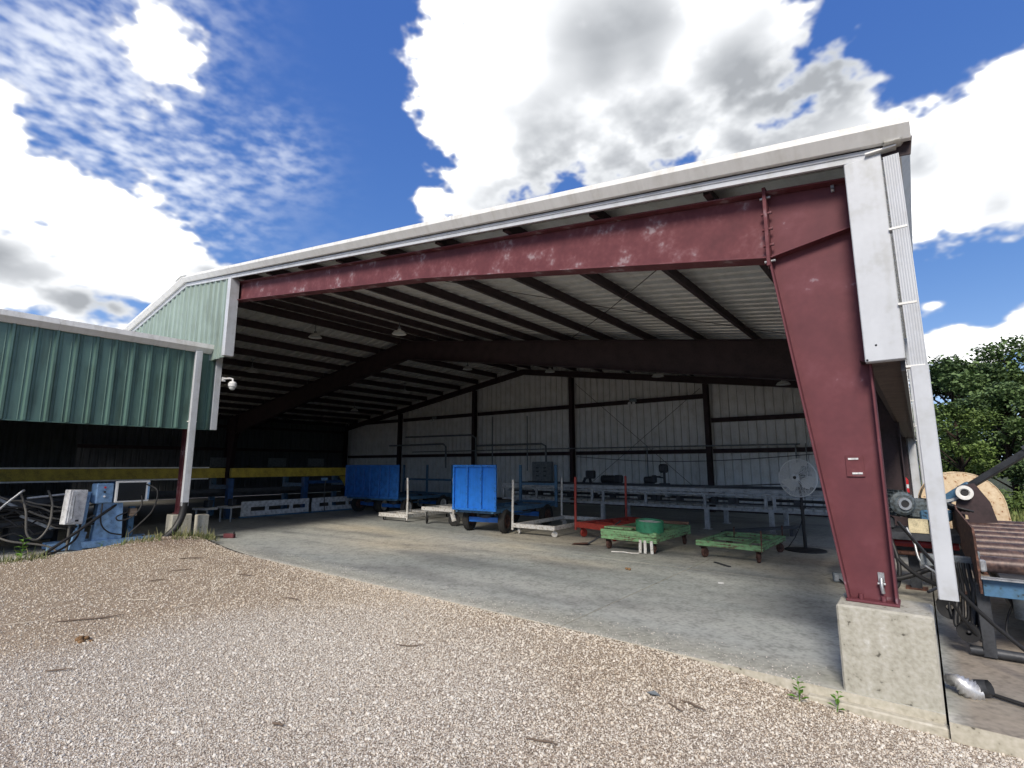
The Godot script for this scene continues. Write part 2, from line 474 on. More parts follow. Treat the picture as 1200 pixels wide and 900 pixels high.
func make_sky() -> PanoramaSkyMaterial:
	n_detail.seed = 21; n_detail.frequency = 0.011; n_detail.fractal_octaves = 5; n_detail.fractal_gain = 0.52
	n_detail.domain_warp_enabled = false
	n_broad.seed = 4; n_broad.frequency = 0.005; n_broad.fractal_octaves = 3
	n_fine.seed = 33; n_fine.frequency = 0.05; n_fine.fractal_octaves = 4
	n_streak.seed = 8; n_streak.frequency = 0.03; n_streak.fractal_octaves = 4
	# where the clouds of the day stand: azimuth from -z, elevation, their reach in degrees, weight
	var lumps := [
		[-45.5, 39, 6, 7, 1.1], [-36, 42, 10, 9, 1.2], [-24, 41, 12, 10, 1.2], [-10, 39, 7.5, 6, 1.1], [-3, 30.5, 5, 3.5, 1.0], [-37, 34, 8, 7, 1.1], [-26, 35, 11, 8, 1.2], [-13, 33, 10, 7, 1.1], [-47.8, 28.2, 2.6, 2.0, 1.0], [-42, 30, 5, 5, 1.0],
		[7.5, 26.5, 6, 5, 1.1], [3, 23, 4, 4, 0.9], [9, 20.5, 5, 3, 1.0], [13, 27.5, 6, 4, 1.1], [14, 24, 8, 6, 1.0], [1, 28, 3.5, 2.5, 0.9],
		[-76, 36, 4.6, 3, 0.95], [-75.5, 31.5, 2.2, 2.0, 0.42], [-85, 15, 9, 5, 1.1], [-75, 18.5, 6, 4, 1.1], [-69, 17, 4.5, 4, 1.0], [-88, 25, 5, 4, 0.95], [-79, 22, 8, 4.5, 0.75], [-98, 20, 12, 8, 1.0],
		[2.4, 13.9, 1.5, 0.75, 0.62], [3.4, 14.1, 0.9, 0.45, 0.5], [4.0, 10, 7, 1.6, 1.0], [7.6, 11.8, 1.3, 0.8, 0.8], [10, 13, 2, 1.5, 0.8],
		[40, 38, 14, 9, 1.0], [62, 20, 16, 7, 1.0], [85, 45, 16, 10, 1.1], [110, 25, 18, 8, 1.0], [140, 40, 18, 10, 1.0], [165, 18, 16, 7, 1.1], [-165, 50, 20, 9, 1.0], [-140, 25, 18, 8, 1.1], [-118, 42, 14, 9, 1.0], [30, 70, 30, 9, 1.0], [-100, 68, 30, 8, 0.9], [170, 70, 40, 8, 0.9]]
	var greys := [[-33, 31, 11, 8, 1.0], [-23, 33, 11, 8, 0.85], [-10, 35, 12, 7, 0.8], [-26, 44, 9, 3, 0.5], [-3, 38, 4, 4, 0.6], [8.5, 20, 4, 3, 0.8], [3, 26, 2, 2, 0.5], [-86, 16.5, 5, 2, 0.9], [-70.5, 18, 3, 2.2, 0.6], [-78, 14, 4, 1.6, 0.8], [-40, 29.5, 4, 2.5, 0.5],
		[42, 34, 10, 4, 0.8], [64, 17, 12, 3, 0.8], [88, 41, 12, 5, 0.8], [112, 22, 13, 4, 0.8], [142, 36, 13, 5, 0.8], [168, 15, 12, 3, 0.8], [-163, 46, 15, 5, 0.8], [-138, 21, 13, 4, 0.8], [-117, 38, 10, 4, 0.8], [30, 67, 20, 4, 0.7]]
	var streaks := [[-82, 30, 10, 9, 0.9], [-73, 25, 7, 7, 0.8], [-65, 30, 5, 4, 0.55], [-90, 22, 10, 8, 0.9], [-59, 18, 5, 4, 0.4], [-78, 38, 8, 6, 0.7], [120, 50, 14, 9, 0.8], [55, 55, 12, 8, 0.7], [-150, 35, 12, 8, 0.7]]
	var gaps := [[5.5, 36, 5, 4.5, 1.1], [-60, 33, 8, 9, 0.8], [-55, 22, 7, 6, 0.7], [5, 15.3, 7, 1.6, 1.0], [3.8, 26.2, 1.6, 0.9, 0.5], [-83, 34, 4, 2.5, 0.5], [-66, 24, 4, 3, 0.5]]
	cover = Image.create(1440, 360, false, Image.FORMAT_RGBF)
	var sets := [lumps, greys, streaks, gaps]
	for s in 4:
		for b in sets[s]:
			var x0 := int((b[0] + 180.0 - 2.2 * b[2]) * 4)
			var x1 := int((b[0] + 180.0 + 2.2 * b[2]) * 4)
			for y in range(maxi(0, int((90 - b[1] - 2.2 * b[3]) * 4)), mini(360, int((90 - b[1] + 2.2 * b[3]) * 4))):
				for x in range(x0, x1):
					var u: float = (x / 4.0 - 180.0 - b[0]) / b[2]
					var w: float = (90.0 - y / 4.0 - b[1]) / b[3]
					var g: float = b[4] * exp(-(u * u + w * w) * 1.1)
					var xi := posmod(x, 1440)
					var c := cover.get_pixel(xi, y)
					if s < 3: c[s] = maxf(c[s], g) + minf(c[s], g) * 0.35
					else: c[0] -= g
					cover.set_pixel(xi, y, c)
	var h := SKY_W / 2
	cover.resize(SKY_W, h / 2, Image.INTERPOLATE_CUBIC)
	sky_bytes.resize(h)
	var half := h / 2
	var job := WorkerThreadPool.add_group_task(sky_rows, half, 4, true)
	WorkerThreadPool.wait_for_group_task_completion(job)
	var low := PackedFloat32Array()
	for i in SKY_W:
		low.append(0.24); low.append(0.22); low.append(0.2)
	var lb := low.to_byte_array()
	var all := PackedByteArray()
	for k in h: all.append_array(sky_bytes[k] if k < half else lb)
	var m := PanoramaSkyMaterial.new()
	m.panorama = ImageTexture.create_from_image(Image.create_from_data(SKY_W, h, false, Image.FORMAT_RGBF, all))
	return m


# ---------------------------------------------------------------- shapes shared by the building
func deck(x: float) -> float:
	return DECK + SLOPE * (14.4 - absf(x - RIDGE))


# a ribbed sheet, w wide along ex, between two straight edges; ribs stand out along n
func rib_sheet(b: MB, p: Vector3, ex: Vector3, n: Vector3, w: float, lo0: float, lo1: float, hi0: float, hi1: float, ribs := 3, h := 0.032, foot := 0.14) -> void:
	var k := w / ribs
	var line := []
	for i in ribs:
		var o := k * i
		for q in [[0.0, 0.0], [0.2, 0.0], [0.235, 0.008 / h], [0.27, 0.0], [0.5 - foot, 0.0], [0.5 - foot * 0.43, 1.0], [0.5 + foot * 0.43, 1.0], [0.5 + foot, 0.0], [0.73, 0.0], [0.765, 0.008 / h], [0.8, 0.0]]:
			line.append(Vector2(o + q[0] * k, q[1] * h))
	line.append(Vector2(w, 0))
	for i in line.size() - 1:
		var a: Vector2 = line[i]
		var c: Vector2 = line[i + 1]
		var ta := a.x / w
		var tc := c.x / w
		var pa := p + ex * a.x + n * a.y
		var pc := p + ex * c.x + n * c.y
		b.quad(pa + Vector3.UP * lerpf(lo0, lo1, ta), pc + Vector3.UP * lerpf(lo0, lo1, tc), pc + Vector3.UP * lerpf(hi0, hi1, tc), pa + Vector3.UP * lerpf(hi0, hi1, ta))


func z_section(b: MB, p: Vector3, l: Vector3, h := 0.2, f := 0.065, side := 1.0) -> void:
	var t := 0.004
	var ey := Vector3.UP
	var ex := ey.cross(l.normalized()) * side
	b.extrude([Vector2(0, 0), Vector2(f, 0), Vector2(f, 0.016), Vector2(f - t, 0.016), Vector2(f - t, t), Vector2(t, t), Vector2(t, h), Vector2(-f, h), Vector2(-f, h - 0.016), Vector2(-f + t, h - 0.016), Vector2(-f + t, h - t), Vector2(0, h - t)], p, ex, ey, l)


func mirror_x(v: float, side: int) -> float:
	return v if side == 0 else -28.8 - v


# one rigid frame at depth d: tapered columns and rafters of web and flange plates
func rigid_frame(building: Node3D, d: float, foot_y: float, foot_w: float, knee_w: float, knee_y: float, mid: Vector2, ridge_y: float, steel: Material, fw := 0.2) -> void:
	var names := ["column", "rafter"]
	for side in 2:
		var s := 1.0 if side == 0 else -1.0
		var xo := mirror_x(-0.235, side)
		var xf := xo - s * foot_w
		var xk := xo - s * knee_w
		var xm := mirror_x(mid.x, side)
		var top := func(x: float) -> float: return deck(x) - 0.225
		# column
		var b := B()
		b.prism(PackedVector2Array([Vector2(xo, foot_y + 0.02), Vector2(xf, foot_y + 0.02), Vector2(xk, knee_y), Vector2(xk, top.call(xk) - 0.02), Vector2(xo, top.call(xo) - 0.02)]), 0.014, Transform3D(Basis(), Vector3(0, 0, -d)))
		if d < 6.0: steel = M.red_column
		var col := part(building, names[0], b, steel)
		b = B(); b.bar(P(xo + s * 0.008, foot_y + 0.02, d), P(xo + s * 0.008, top.call(xo), d), fw, 0.016, Vector3.RIGHT, 0.003)
		part(col, "flange", b, steel)
		b = B(); b.bar(P(xf - s * 0.008, foot_y + 0.02, d), P(xk - s * 0.008, knee_y, d), fw, 0.016, Vector3.RIGHT, 0.003)
		part(col, "flange", b, steel)
		b = B(); b.box(P((xo + xf) / 2.0, foot_y + 0.011, d), Vector3(foot_w + 0.05, 0.018, fw + 0.02), Basis(), 0.003)
		part(col, "base_plate", b, steel)
		for q in [[0.25, -0.06], [0.25, 0.06], [0.75, -0.06], [0.75, 0.06]]:
			b = B()
			b.lathe([Vector2(0, 0.04), Vector2(0.018, 0.04), Vector2(0.018, 0.0)], Transform3D(Basis(), P(lerpf(xf, xo, q[0]), foot_y + 0.02, d + q[1])), 6)
			part(col, "anchor_bolt", b, steel)
		# knee stiffeners, front and back of the web
		for f in [-1.0, 1.0]:
			b = B(); b.bar(P(xk + s * 0.004, knee_y + 0.01, d + f * fw * 0.26), P(xo - s * 0.004, knee_y + 0.12, d + f * fw * 0.26), fw * 0.46, 0.012, Vector3.UP, 0.002)
			part(col, "stiffener", b, steel)
		# rafter
		if d < 6.0: steel = M.red_steel
		b = B()
		var xr := RIDGE
		b.prism(PackedVector2Array([Vector2(xk - s * 0.03, knee_y + 0.02), Vector2(xm, mid.y), Vector2(xr, ridge_y), Vector2(xr, top.call(xr) - 0.016), Vector2(xk - s * 0.03, top.call(xk) - 0.016)]), 0.0135, Transform3D(Basis(), Vector3(0, 0, -d)))
		var raf := part(building, names[1], b, steel)
		b = B(); b.bar(P(xo, top.call(xo) - 0.008, d), P(xr, top.call(xr) - 0.008, d), fw, 0.014, Vector3.UP, 0.003)
		part(raf, "flange", b, steel)
		b = B()
		b.bar(P(xk - s * 0.02, knee_y + 0.013, d), P(xm, mid.y - 0.007, d), fw, 0.014, Vector3.UP, 0.003)
		b.bar(P(xm - s * 0.002, mid.y - 0.0065, d), P(xr, ridge_y - 0.007, d), fw - 0.004, 0.014, Vector3.UP, 0.003)
		part(raf, "flange", b, steel)
		b = B(); b.bar(P(xk - s * 0.012, knee_y - 0.07, d), P(xk - s * 0.005, top.call(xk) + 0.03, d), fw + 0.03, 0.03, Vector3.RIGHT, 0.003)
		part(raf, "end_plate", b, steel)
		for i in 5:
			var y := lerpf(knee_y - 0.02, top.call(xk) - 0.06, i / 4.0)
			for f in [-0.07, 0.07]:
				b = B(); b.tube([P(xk - 0.05, y, d + f), P(xk + 0.04, y, d + f)], 0.013, 6)
				part(raf, "bolt", b, M.galvanised if i in [0, 4] else steel)


func pier(label: String, at: Vector3, s: Vector3, turn := 0.0) -> void:
	var b := B()
	b.box(Vector3(0, s.y / 2.0 - 0.15, 0), Vector3(s.x, s.y + 0.3, s.z), Basis(), 0.014)
	var o := single("concrete_pier", label, "pier", b, M.pier, at, "concrete piers under the steel posts")
	o.rotation_degrees.y = turn


func build_main() -> void:
	var o := thing("metal_building", "wide maroon framed steel building open along its gable end", "building")
	var b: MB
	# roof: sheets along each slope, a cap on the ridge
	var roof := Node3D.new()
	roof.name = "roof"
	o.add_child(roof)
	for side in 2:
		var x0 := 0.07 if side == 0 else -28.87
		var l := Vector3(RIDGE - x0, deck(RIDGE) - deck(x0), 0)
		for k in 16:
			b = B()
			var line := []
			var w := 0.936
			var p := w / 3.0
			for i in 3:
				for q in [[0.0, 0.0], [0.31, 0.0], [0.36, 1.0], [0.64, 1.0], [0.69, 0.0]]:
					line.append(Vector2(p * (i + q[0]), 0.075 * q[1]))
			line.append(Vector2(w, 0))
			b.extrude(line, P(x0, deck(x0), 4.66 + w * k), Vector3(0, 0, -1), Vector3.UP, l, false)
			part(roof, "roof_panel", b, M.deck)
	b = B()
	b.extrude([Vector2(-0.35, -0.05), Vector2(0, 0.0), Vector2(0.35, -0.05), Vector2(0.35, -0.056), Vector2(0, -0.006), Vector2(-0.35, -0.056)], P(RIDGE, deck(RIDGE) + 0.042, 4.6), Vector3.RIGHT, Vector3.UP, Vector3(0, 0, -14.8))
	part(roof, "ridge_cap", b, M.white_gutter)
	# purlins, one to each bay, and the eave struts
	var px := [-0.12]
	for k in 11: px.append(-1.4 - 1.26 * k)
	for side in 2:
		for x in px:
			var xx := mirror_x(x, side)
			for bay in [[4.8, D1 - 0.003], [D1 + 0.003, D2 + 0.05]]:
				b = B()
				z_section(b, P(xx, deck(xx) - 0.215, bay[0]), Vector3(0, 0, bay[0] - bay[1]), 0.205, 0.065, -1.0 if side == 0 else 1.0)
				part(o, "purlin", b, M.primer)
	# flange braces from rafters up to purlins, sag rods, roof brace cables
	for q in [[-1.3, 5.2, -7.4, 12.0], [-7.4, 5.2, -1.3, 12.0], [-7.7, 12.2, -13.9, 19.0], [-13.9, 12.2, -7.7, 19.0]]:
		b = B()
		b.tube([P(q[0], deck(q[0]) - 0.24, q[1]), P((q[0] + q[2]) / 2, (deck(q[0]) + deck(q[2])) / 2 - 0.28, (q[1] + q[3]) / 2), P(q[2], deck(q[2]) - 0.24, q[3])], 0.007, 5)
		part(o, "brace_rod", b, M.primer)
	# the frames
	rigid_frame(o, D0, 0.61, 0.285, 0.645, 3.5, Vector2(-5.6, 4.42), 5.74, M.red_steel)
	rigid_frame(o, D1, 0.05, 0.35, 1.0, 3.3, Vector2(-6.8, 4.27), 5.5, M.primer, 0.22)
	# the end frame: a lighter rafter on columns
	for side in 2:
		var s := mirror_x(-0.3, side)
		b = B(); b.bar(P(s, deck(s) - 0.36, D2), P(RIDGE, deck(RIDGE) - 0.36, D2), 0.15, 0.25, Vector3.UP)
		part(o, "rafter", b, M.primer)
	for x in [-0.32, -5.95, -11.75, -17.5, -23.25, -28.5]:
		b = B()
		b.box(P(x, deck(x) / 2 - 0.25, D2 - 0.1), Vector3(0.17, deck(x) - 0.5, 0.012))
		b.box(P(x, deck(x) / 2 - 0.25, D2 + 0.1), Vector3(0.17, deck(x) - 0.5, 0.012))
		b.box(P(x, deck(x) / 2 - 0.25, D2), Vector3(0.01, deck(x) - 0.5, 0.188))
		part(o, "column", b, M.primer)
	# end wall: sheets and girts
	var wall := Node3D.new()
	wall.name = "end_wall"
	o.add_child(wall)
	for k in 32:
		b = B()
		var x0 := -28.8 + 0.9 * k
		rib_sheet(b, P(x0, 0, D2 + 0.34), Vector3.RIGHT, Vector3(0, 0, -1), 0.9, 0.02, 0.02, deck(x0) + 0.05, deck(x0 + 0.9) + 0.05, 3, 0.075, 0.1)
		part(wall, "wall_panel", b, M.end_panel)
	var cols := [-28.5, -23.25, -17.5, -11.75, -5.95, -0.3]
	for i in 5:
		for y in [2.08, 4.12 if i < 4 else 3.2]:
			if deck(cols[i + 1] if i < 3 else cols[i]) < y + 0.3: continue
			b = B()
			z_section(b, P(cols[i] + 0.09, y, D2 + 0.14), Vector3(cols[i + 1] - cols[i] - 0.18, 0, 0), 0.15, 0.12)
			part(wall, "girt", b, M.primer)
	b = B(); b.box(P(-14.4, 0.06, D2 + 0.28), Vector3(28.4, 0.1, 0.08))
	part(wall, "base_angle", b, M.primer)
	for q in [[-11.6, 5.2, -6.1, 0.4], [-6.2, 4.5, -11.6, 0.4]]:
		b = B(); b.tube([P(q[0], q[1], D2 + 0.12), P(q[2], q[3], D2 + 0.12)], 0.008, 5)
		part(o, "brace_rod", b, M.primer)
	# far side wall, closed
	b = B()
	var far := Node3D.new()
	far.name = "side_wall"
	o.add_child(far, true)
	for k in 16:
		b = B()
		rib_sheet(b, P(-28.8, 0, 4.78 + 0.9225 * k), Vector3(0, 0, -1), Vector3.LEFT, 0.9225, 0.02, 0.02, 4.32, 4.32)
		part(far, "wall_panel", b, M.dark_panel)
	for y in [1.1, 2.4, 3.6]:
		b = B(); z_section(b, P(-28.6, y, 4.8), Vector3(0, 0, -14.4), 0.15, 0.1)
		part(far, "girt", b, M.primer)
	# near side wall: sheets above an open side, with a boxed header
	var near := Node3D.new()
	near.name = "side_wall"
	o.add_child(near, true)
	for k in 16:
		b = B()
		rib_sheet(b, P(-0.034, 0, 4.85 + 0.918 * k), Vector3(0, 0, -1), Vector3.RIGHT, 0.918, 2.455, 2.455, 4.24, 4.24)
		part(near, "wall_panel", b, M.white_gutter)
	for bay in [[4.86, 12.08], [12.1, 19.5]]:
		b = B(); b.box(P(-0.125, 2.449, (bay[0] + bay[1]) / 2), Vector3(0.225, 0.01, bay[1] - bay[0]))
		part(near, "soffit", b, M.soffit)
		b = B(); b.box(P(-0.021, 2.41, (bay[0] + bay[1]) / 2), Vector3(0.03, 0.1, bay[1] - bay[0]))
		part(near, "drip_edge", b, M.dark_steel)
		b = B(); z_section(b, P(-0.23, 2.46, bay[0]), Vector3(0, 0, bay[0] - bay[1]), 0.2, 0.06)
		part(near, "girt", b, M.primer)
		b = B(); z_section(b, P(-0.14, 3.4, bay[0] + 0.1), Vector3(0, 0, bay[0] - bay[1] + 0.2), 0.15, 0.06)
		part(near, "girt", b, M.primer)
	# the wall that stands at the far corner
	b = B(); b.box(P(-0.11, 1.3, D2 + 0.24), Vector3(0.2, 2.3, 0.14), Basis(), 0.008)
	part(near, "corner_trim", b, M.white_trim)
	# white corner trim beside the red column
	b = B(); b.box(P(-0.125, 3.265, 4.79), Vector3(0.25, 1.66, 0.09), Basis(), 0.006)
	var trim := part(o, "corner_trim", b, M.white_trim, Vector3.ZERO, "broad white corner trim above the red column")
	for q in [[-0.17, 2.56], [-0.235, 2.45]]:
		b = B(); b.ball(P(q[0], q[1], 4.743), 0.008, Vector3(1, 1, 0.5), 8)
		part(trim, "screw", b, M.dark_steel)
	# eave gutters: an outward sloping face with a lip
	for side in 2:
		var s := 1.0 if side == 0 else -1.0
		var xb := 0.02 if side == 0 else -28.82
		b = B()
		b.extrude([Vector2(0, 4.13), Vector2(0.11, 4.13), Vector2(0.173, 4.215), Vector2(0.173, 4.27), Vector2(0.163, 4.27), Vector2(0.163, 4.22), Vector2(0.105, 4.14), Vector2(0.01, 4.14), Vector2(0.01, 4.2), Vector2(0, 4.2)], P(xb, 0, 4.68), Vector3(s, 0, 0), Vector3.UP, Vector3(0, 0, -14.95))
		b.box(P(xb - s * 0.02, 4.115, 4.79), Vector3(0.2, 0.012, 0.16))
		part(o, "eave_gutter", b, M.white_gutter)
	# rake trim along both slopes of the gable, with two thin strips under it
	for side in 2:
		var x0 := 0.195 if side == 0 else -28.99
		for seg in 3:
			var xa := lerpf(x0, RIDGE, seg / 3.0)
			var xb := lerpf(x0, RIDGE, (seg + 1) / 3.0)
			var xs := clampf(xa, -28.8, 0.0)
			var l := Vector3(xb - xa, deck(xb) - deck(xa), 0) * 0.9995
			b = B()
			b.extrude([Vector2(0, -0.09), Vector2(0.055, -0.092), Vector2(0.125, 0.0), Vector2(0.125, 0.055), Vector2(-0.1, 0.06), Vector2(-0.1, 0.05), Vector2(0.11, 0.045), Vector2(0.11, 0.01), Vector2(0.05, -0.078), Vector2(0, -0.076)], P(xa, deck(xa), 4.75), Vector3(0, 0, 1), Vector3.UP, l)
			if seg == 0: b.face([P(xa, deck(xa) - 0.09, 4.75), P(xa, deck(xa) - 0.092, 4.695), P(xa, deck(xa), 4.625), P(xa, deck(xa) + 0.055, 4.625), P(xa, deck(xa) + 0.06, 4.85), P(xa, deck(xa) - 0.05, 4.85)], Vector3(1 if side == 0 else -1, 0, 0))
			if seg > 0:
				b.extrude([Vector2(0, -0.094), Vector2(0.057, -0.096), Vector2(0.129, -0.001), Vector2(0.129, 0.058), Vector2(-0.1, 0.064), Vector2(0.0, 0.03)], P(xa, deck(xa), 4.75), Vector3(0, 0, 1), Vector3.UP, l.normalized() * 0.05)
			part(o, "rake_trim", b, M.white_gutter)
			b = B()
			b.extrude([Vector2(-0.02, -0.105), Vector2(0.022, -0.105), Vector2(0.022, -0.135), Vector2(0.012, -0.14), Vector2(0.012, -0.185), Vector2(-0.02, -0.185)], P(xs, deck(xs), 4.765), Vector3(0, 0, 1), Vector3.UP, Vector3(xb - xs, deck(xb) - deck(xs), 0) * 0.9995)
			part(o, "rake_strip", b, M.white_trim)
		b = B()
		b.bar(P(x0, deck(x0) - 0.105, 4.795), P(RIDGE, deck(RIDGE) - 0.105, 4.795), 0.012, 0.15, Vector3.UP)
		part(o, "rake_angle", b, M.primer)
	# gable sheets over the shed roof
	var gable := Node3D.new()
	gable.name = "gable_wall"
	o.add_child(gable)
	for k in 19:
		b = B()
		var x0 := -11.87 - 0.9 * k
		var x1 := x0 - 0.9
		if x0 > RIDGE and x1 < RIDGE:
			pass
		rib_sheet(b, P(x0, 0, 4.8), Vector3.LEFT, Vector3(0, 0, 1), 0.9, 4.02, 4.02, deck(x0) - 0.12, deck(x1) - 0.12, 3, 0.045)
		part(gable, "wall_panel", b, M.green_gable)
	b = B(); b.box(P(-11.8, (4.03 + deck(-11.8) - 0.18) / 2, 4.835), Vector3(0.15, deck(-11.8) - 0.18 - 4.03, 0.2), Basis(), 0.005)
	part(gable, "jamb_trim", b, M.white_trim)
	# downspouts: fluted above, plain below
	for d in [4.76, D1 + 0.1, D2 + 0.1]:
		b = B()
		var line := [Vector2(-0.05, -0.035), Vector2(0.05, -0.035), Vector2(0.05, 0.035)]
		for i in 6:
			line.append(Vector2(0.045 - i * 0.016, 0.035))
			line.append(Vector2(0.04 - i * 0.016, 0.032))
			line.append(Vector2(0.034 - i * 0.016, 0.032))
		line.append(Vector2(-0.05, 0.035))
		b.extrude(line, P(0.072, 2.36, d), Vector3.RIGHT, Vector3(0, 0, 1), Vector3(-0.012, 1.69, 0))
		var ds := part(o, "downspout", b, M.white_trim)
		b = B()
		b.extrude([Vector2(-0.052, -0.037), Vector2(0.052, -0.037), Vector2(0.054, 0.03), Vector2(0.048, 0.038), Vector2(-0.048, 0.038), Vector2(-0.054, 0.03)], P(0.072, 0.74, d), Vector3.RIGHT, Vector3(0, 0, 1), Vector3(0, 1.63, 0))
		part(ds, "lower_pipe", b, M.white_trim)
		for y in [2.37, 2.85, 3.45]:
			b = B(); b.box(P(0.05, y, d + 0.005), Vector3(0.112, 0.016, 0.084))
			part(ds, "bracket", b, M.white_gutter)
	# small fittings of the near red column
	b = B(); b.box(P(-0.405, 1.645, 4.985), Vector3(0.12, 0.17, 0.012))
	var plate := part(o, "number_plate", b, M.red_steel)
	for q in [[-0.412, 1.70], [-0.392, 1.585]]:
		b = B(); b.box(P(q[0], q[1], 4.976), Vector3(0.07, 0.014, 0.008), Basis(Vector3.BACK, 0.02))
		part(plate, "white_slot", b, M.white_clean)
	b = B()
	b.box(P(-0.31, 0.8, 4.985), Vector3(0.04, 0.07, 0.01))
	b.tube([P(-0.31, 0.79, 4.97), P(-0.31, 0.74, 4.94), P(-0.305, 0.69, 4.95)], 0.014, 7)
	b.tube([P(-0.335, 0.755, 4.96), P(-0.285, 0.755, 4.96)], 0.01, 7)
	part(o, "anchor_clamp", b, M.galvanised)
	b = B(); b.box(P(-0.36, 4.04, 4.985), Vector3(0.025, 0.08, 0.012)); b.tube([P(-0.36, 4.03, 4.98), P(-0.36, 4.0, 4.95)], 0.012, 6)
	part(o, "lifting_lug", b, M.galvanised)
	pier("large pale concrete pier carrying the red tapered column", P(-0.31, 0, 4.975), Vector3(0.58, 0.61, 0.46))


func build_shed() -> void:
	var o := thing("lean_to_shed", "low shed with dark green ribbed siding joined to the open building", "shed")
	var b: MB
	var w := 0.9125
	for k in 12:
		b = B()
		rib_sheet(b, P(-12.6, 0, -5.95 + w * k), Vector3(0, 0, -1), Vector3.RIGHT, w, 2.45, 2.45, 4.2, 4.2, 3, 0.04)
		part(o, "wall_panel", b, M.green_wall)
	for y in [2.46, 3.3, 4.03]:
		b = B(); z_section(b, P(-12.7, y, -5.9), Vector3(0, 0, -10.8), 0.15, 0.06)
		part(o, "girt", b, M.primer)
	b = B(); b.box(P(-12.605, 2.443, -0.47), Vector3(0.05, 0.02, 10.94)); part(o, "base_trim", b, M.green_wall)
	b = B(); b.box(P(-12.585, 3.315, 4.985), Vector3(0.09, 1.75, 0.13), Basis(), 0.006)
	part(o, "corner_trim", b, M.white_trim)
	# eave gutter in two lengths
	for q in [[-6.0, 2.1], [2.104, 5.1]]:
		b = B()
		b.extrude([Vector2(0, 4.17), Vector2(0.05, 4.17), Vector2(0.15, 4.27), Vector2(0.15, 4.37), Vector2(0.14, 4.37), Vector2(0.14, 4.28), Vector2(0.045, 4.185), Vector2(0, 4.185)], P(-12.6, 0, q[0]), Vector3.RIGHT, Vector3.UP, Vector3(0, 0, q[0] - q[1]))
		b.face([P(-12.6, 4.17, q[1] - 0.002), P(-12.55, 4.17, q[1] - 0.002), P(-12.45, 4.27, q[1] - 0.002), P(-12.45, 4.37, q[1] - 0.002), P(-12.6, 4.37, q[1] - 0.002)], Vector3(0, 0, -1))
		part(o, "eave_gutter", b, M.white_gutter)
	# roof sheets rising away from the eave
	for k in 12:
		b = B()
		var line := []
		for i in 3:
			for q in [[0.0, 0.0], [0.4, 0.0], [0.45, 1.0], [0.55, 1.0], [0.6, 0.0]]: line.append(Vector2(0.304 * (i + q[0]), 0.035 * q[1]))
		line.append(Vector2(0.9125, 0))
		b.extrude(line, P(-12.55, 4.34, -6.2 + 0.9125 * k), Vector3(0, 0, -1), Vector3.UP, Vector3(-11.6, 1.0, 0), false)
		part(o, "roof_panel", b, M.deck)
	for k in 8:
		b = B(); z_section(b, P(-12.9 - 1.5 * k, 4.14 + 0.128 * k, -6.0), Vector3(0, 0, -10.7), 0.2, 0.065)
		part(o, "purlin", b, M.primer)
	for d in [-5.8, -0.6, 4.66]:
		b = B()
		b.bar(P(-12.82, 4.0, d), P(-24.0, 4.95, d), 0.15, 0.26, Vector3.UP)
		part(o, "rafter", b, M.primer)
		b = B()
		b.box(P(-13.05, 2.26, d), Vector3(0.012, 3.36, 0.13)); b.box(P(-13.13, 2.26, d), Vector3(0.15, 3.36, 0.01)); b.box(P(-13.21, 2.26, d), Vector3(0.012, 3.36, 0.13))
		b.box(P(-13.13, 0.59, d), Vector3(0.22, 0.016, 0.2))
		part(o, "post", b, M.red_steel)
	for k in 12:
		b = B()
		rib_sheet(b, P(-24.1, 0, -5.95 + w * k), Vector3(0, 0, -1), Vector3.LEFT, w, 0.0, 0.0, 5.32, 5.32)
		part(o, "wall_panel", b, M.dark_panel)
	for k in 12:
		b = B()
		var x0 := -12.6 - 0.958 * k
		rib_sheet(b, P(x0, 0, -5.97), Vector3.LEFT, Vector3(0, 0, 1), 0.958, 0.0, 0.0, 4.34 + 0.086 * 0.958 * k, 4.34 + 0.086 * 0.958 * (k + 1))
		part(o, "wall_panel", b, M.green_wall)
	# downspout on the siding, running into a black drain pipe
	b = B(); b.box(P(-12.5, 2.48, 4.52), Vector3(0.09, 3.4, 0.135), Basis(), 0.008)
	var ds := part(o, "downspout", b, M.white_trim)
	b = B(); b.box(P(-12.54, 2.6, 4.52), Vector3(0.16, 0.02, 0.15)); part(ds, "bracket", b, M.white_gutter)
	b = B()
	var pts := []
	for i in 13:
		var t := i / 12.0
		pts.append(P(-12.5 + 0.02 * t, lerpf(0.86, -0.02, 1.0 - pow(1.0 - t, 1.7) if t < 1 else 1.0), 4.52 - 0.9 * pow(t, 2.2)))
	var rr := []
	for i in 13: rr.append(0.075 if i % 2 == 0 else 0.068)
	b.tube(pts, rr, 12)
	part(o, "drain_pipe", b, M.hose, Vector3.ZERO, "black drain pipe curving to the ground")
	pier("wider of the two short concrete piers behind the black drain pipe", P(-13.1, 0, 4.66), Vector3(0.34, 0.57, 0.4))
	pier("slimmer short concrete pier close beside the black drain pipe", P(-12.72, 0, 4.98), Vector3(0.22, 0.56, 0.22))


# ---------------------------------------------------------------- ground
var gn := FastNoiseLite.new()
var gn2 := FastNoiseLite.new()

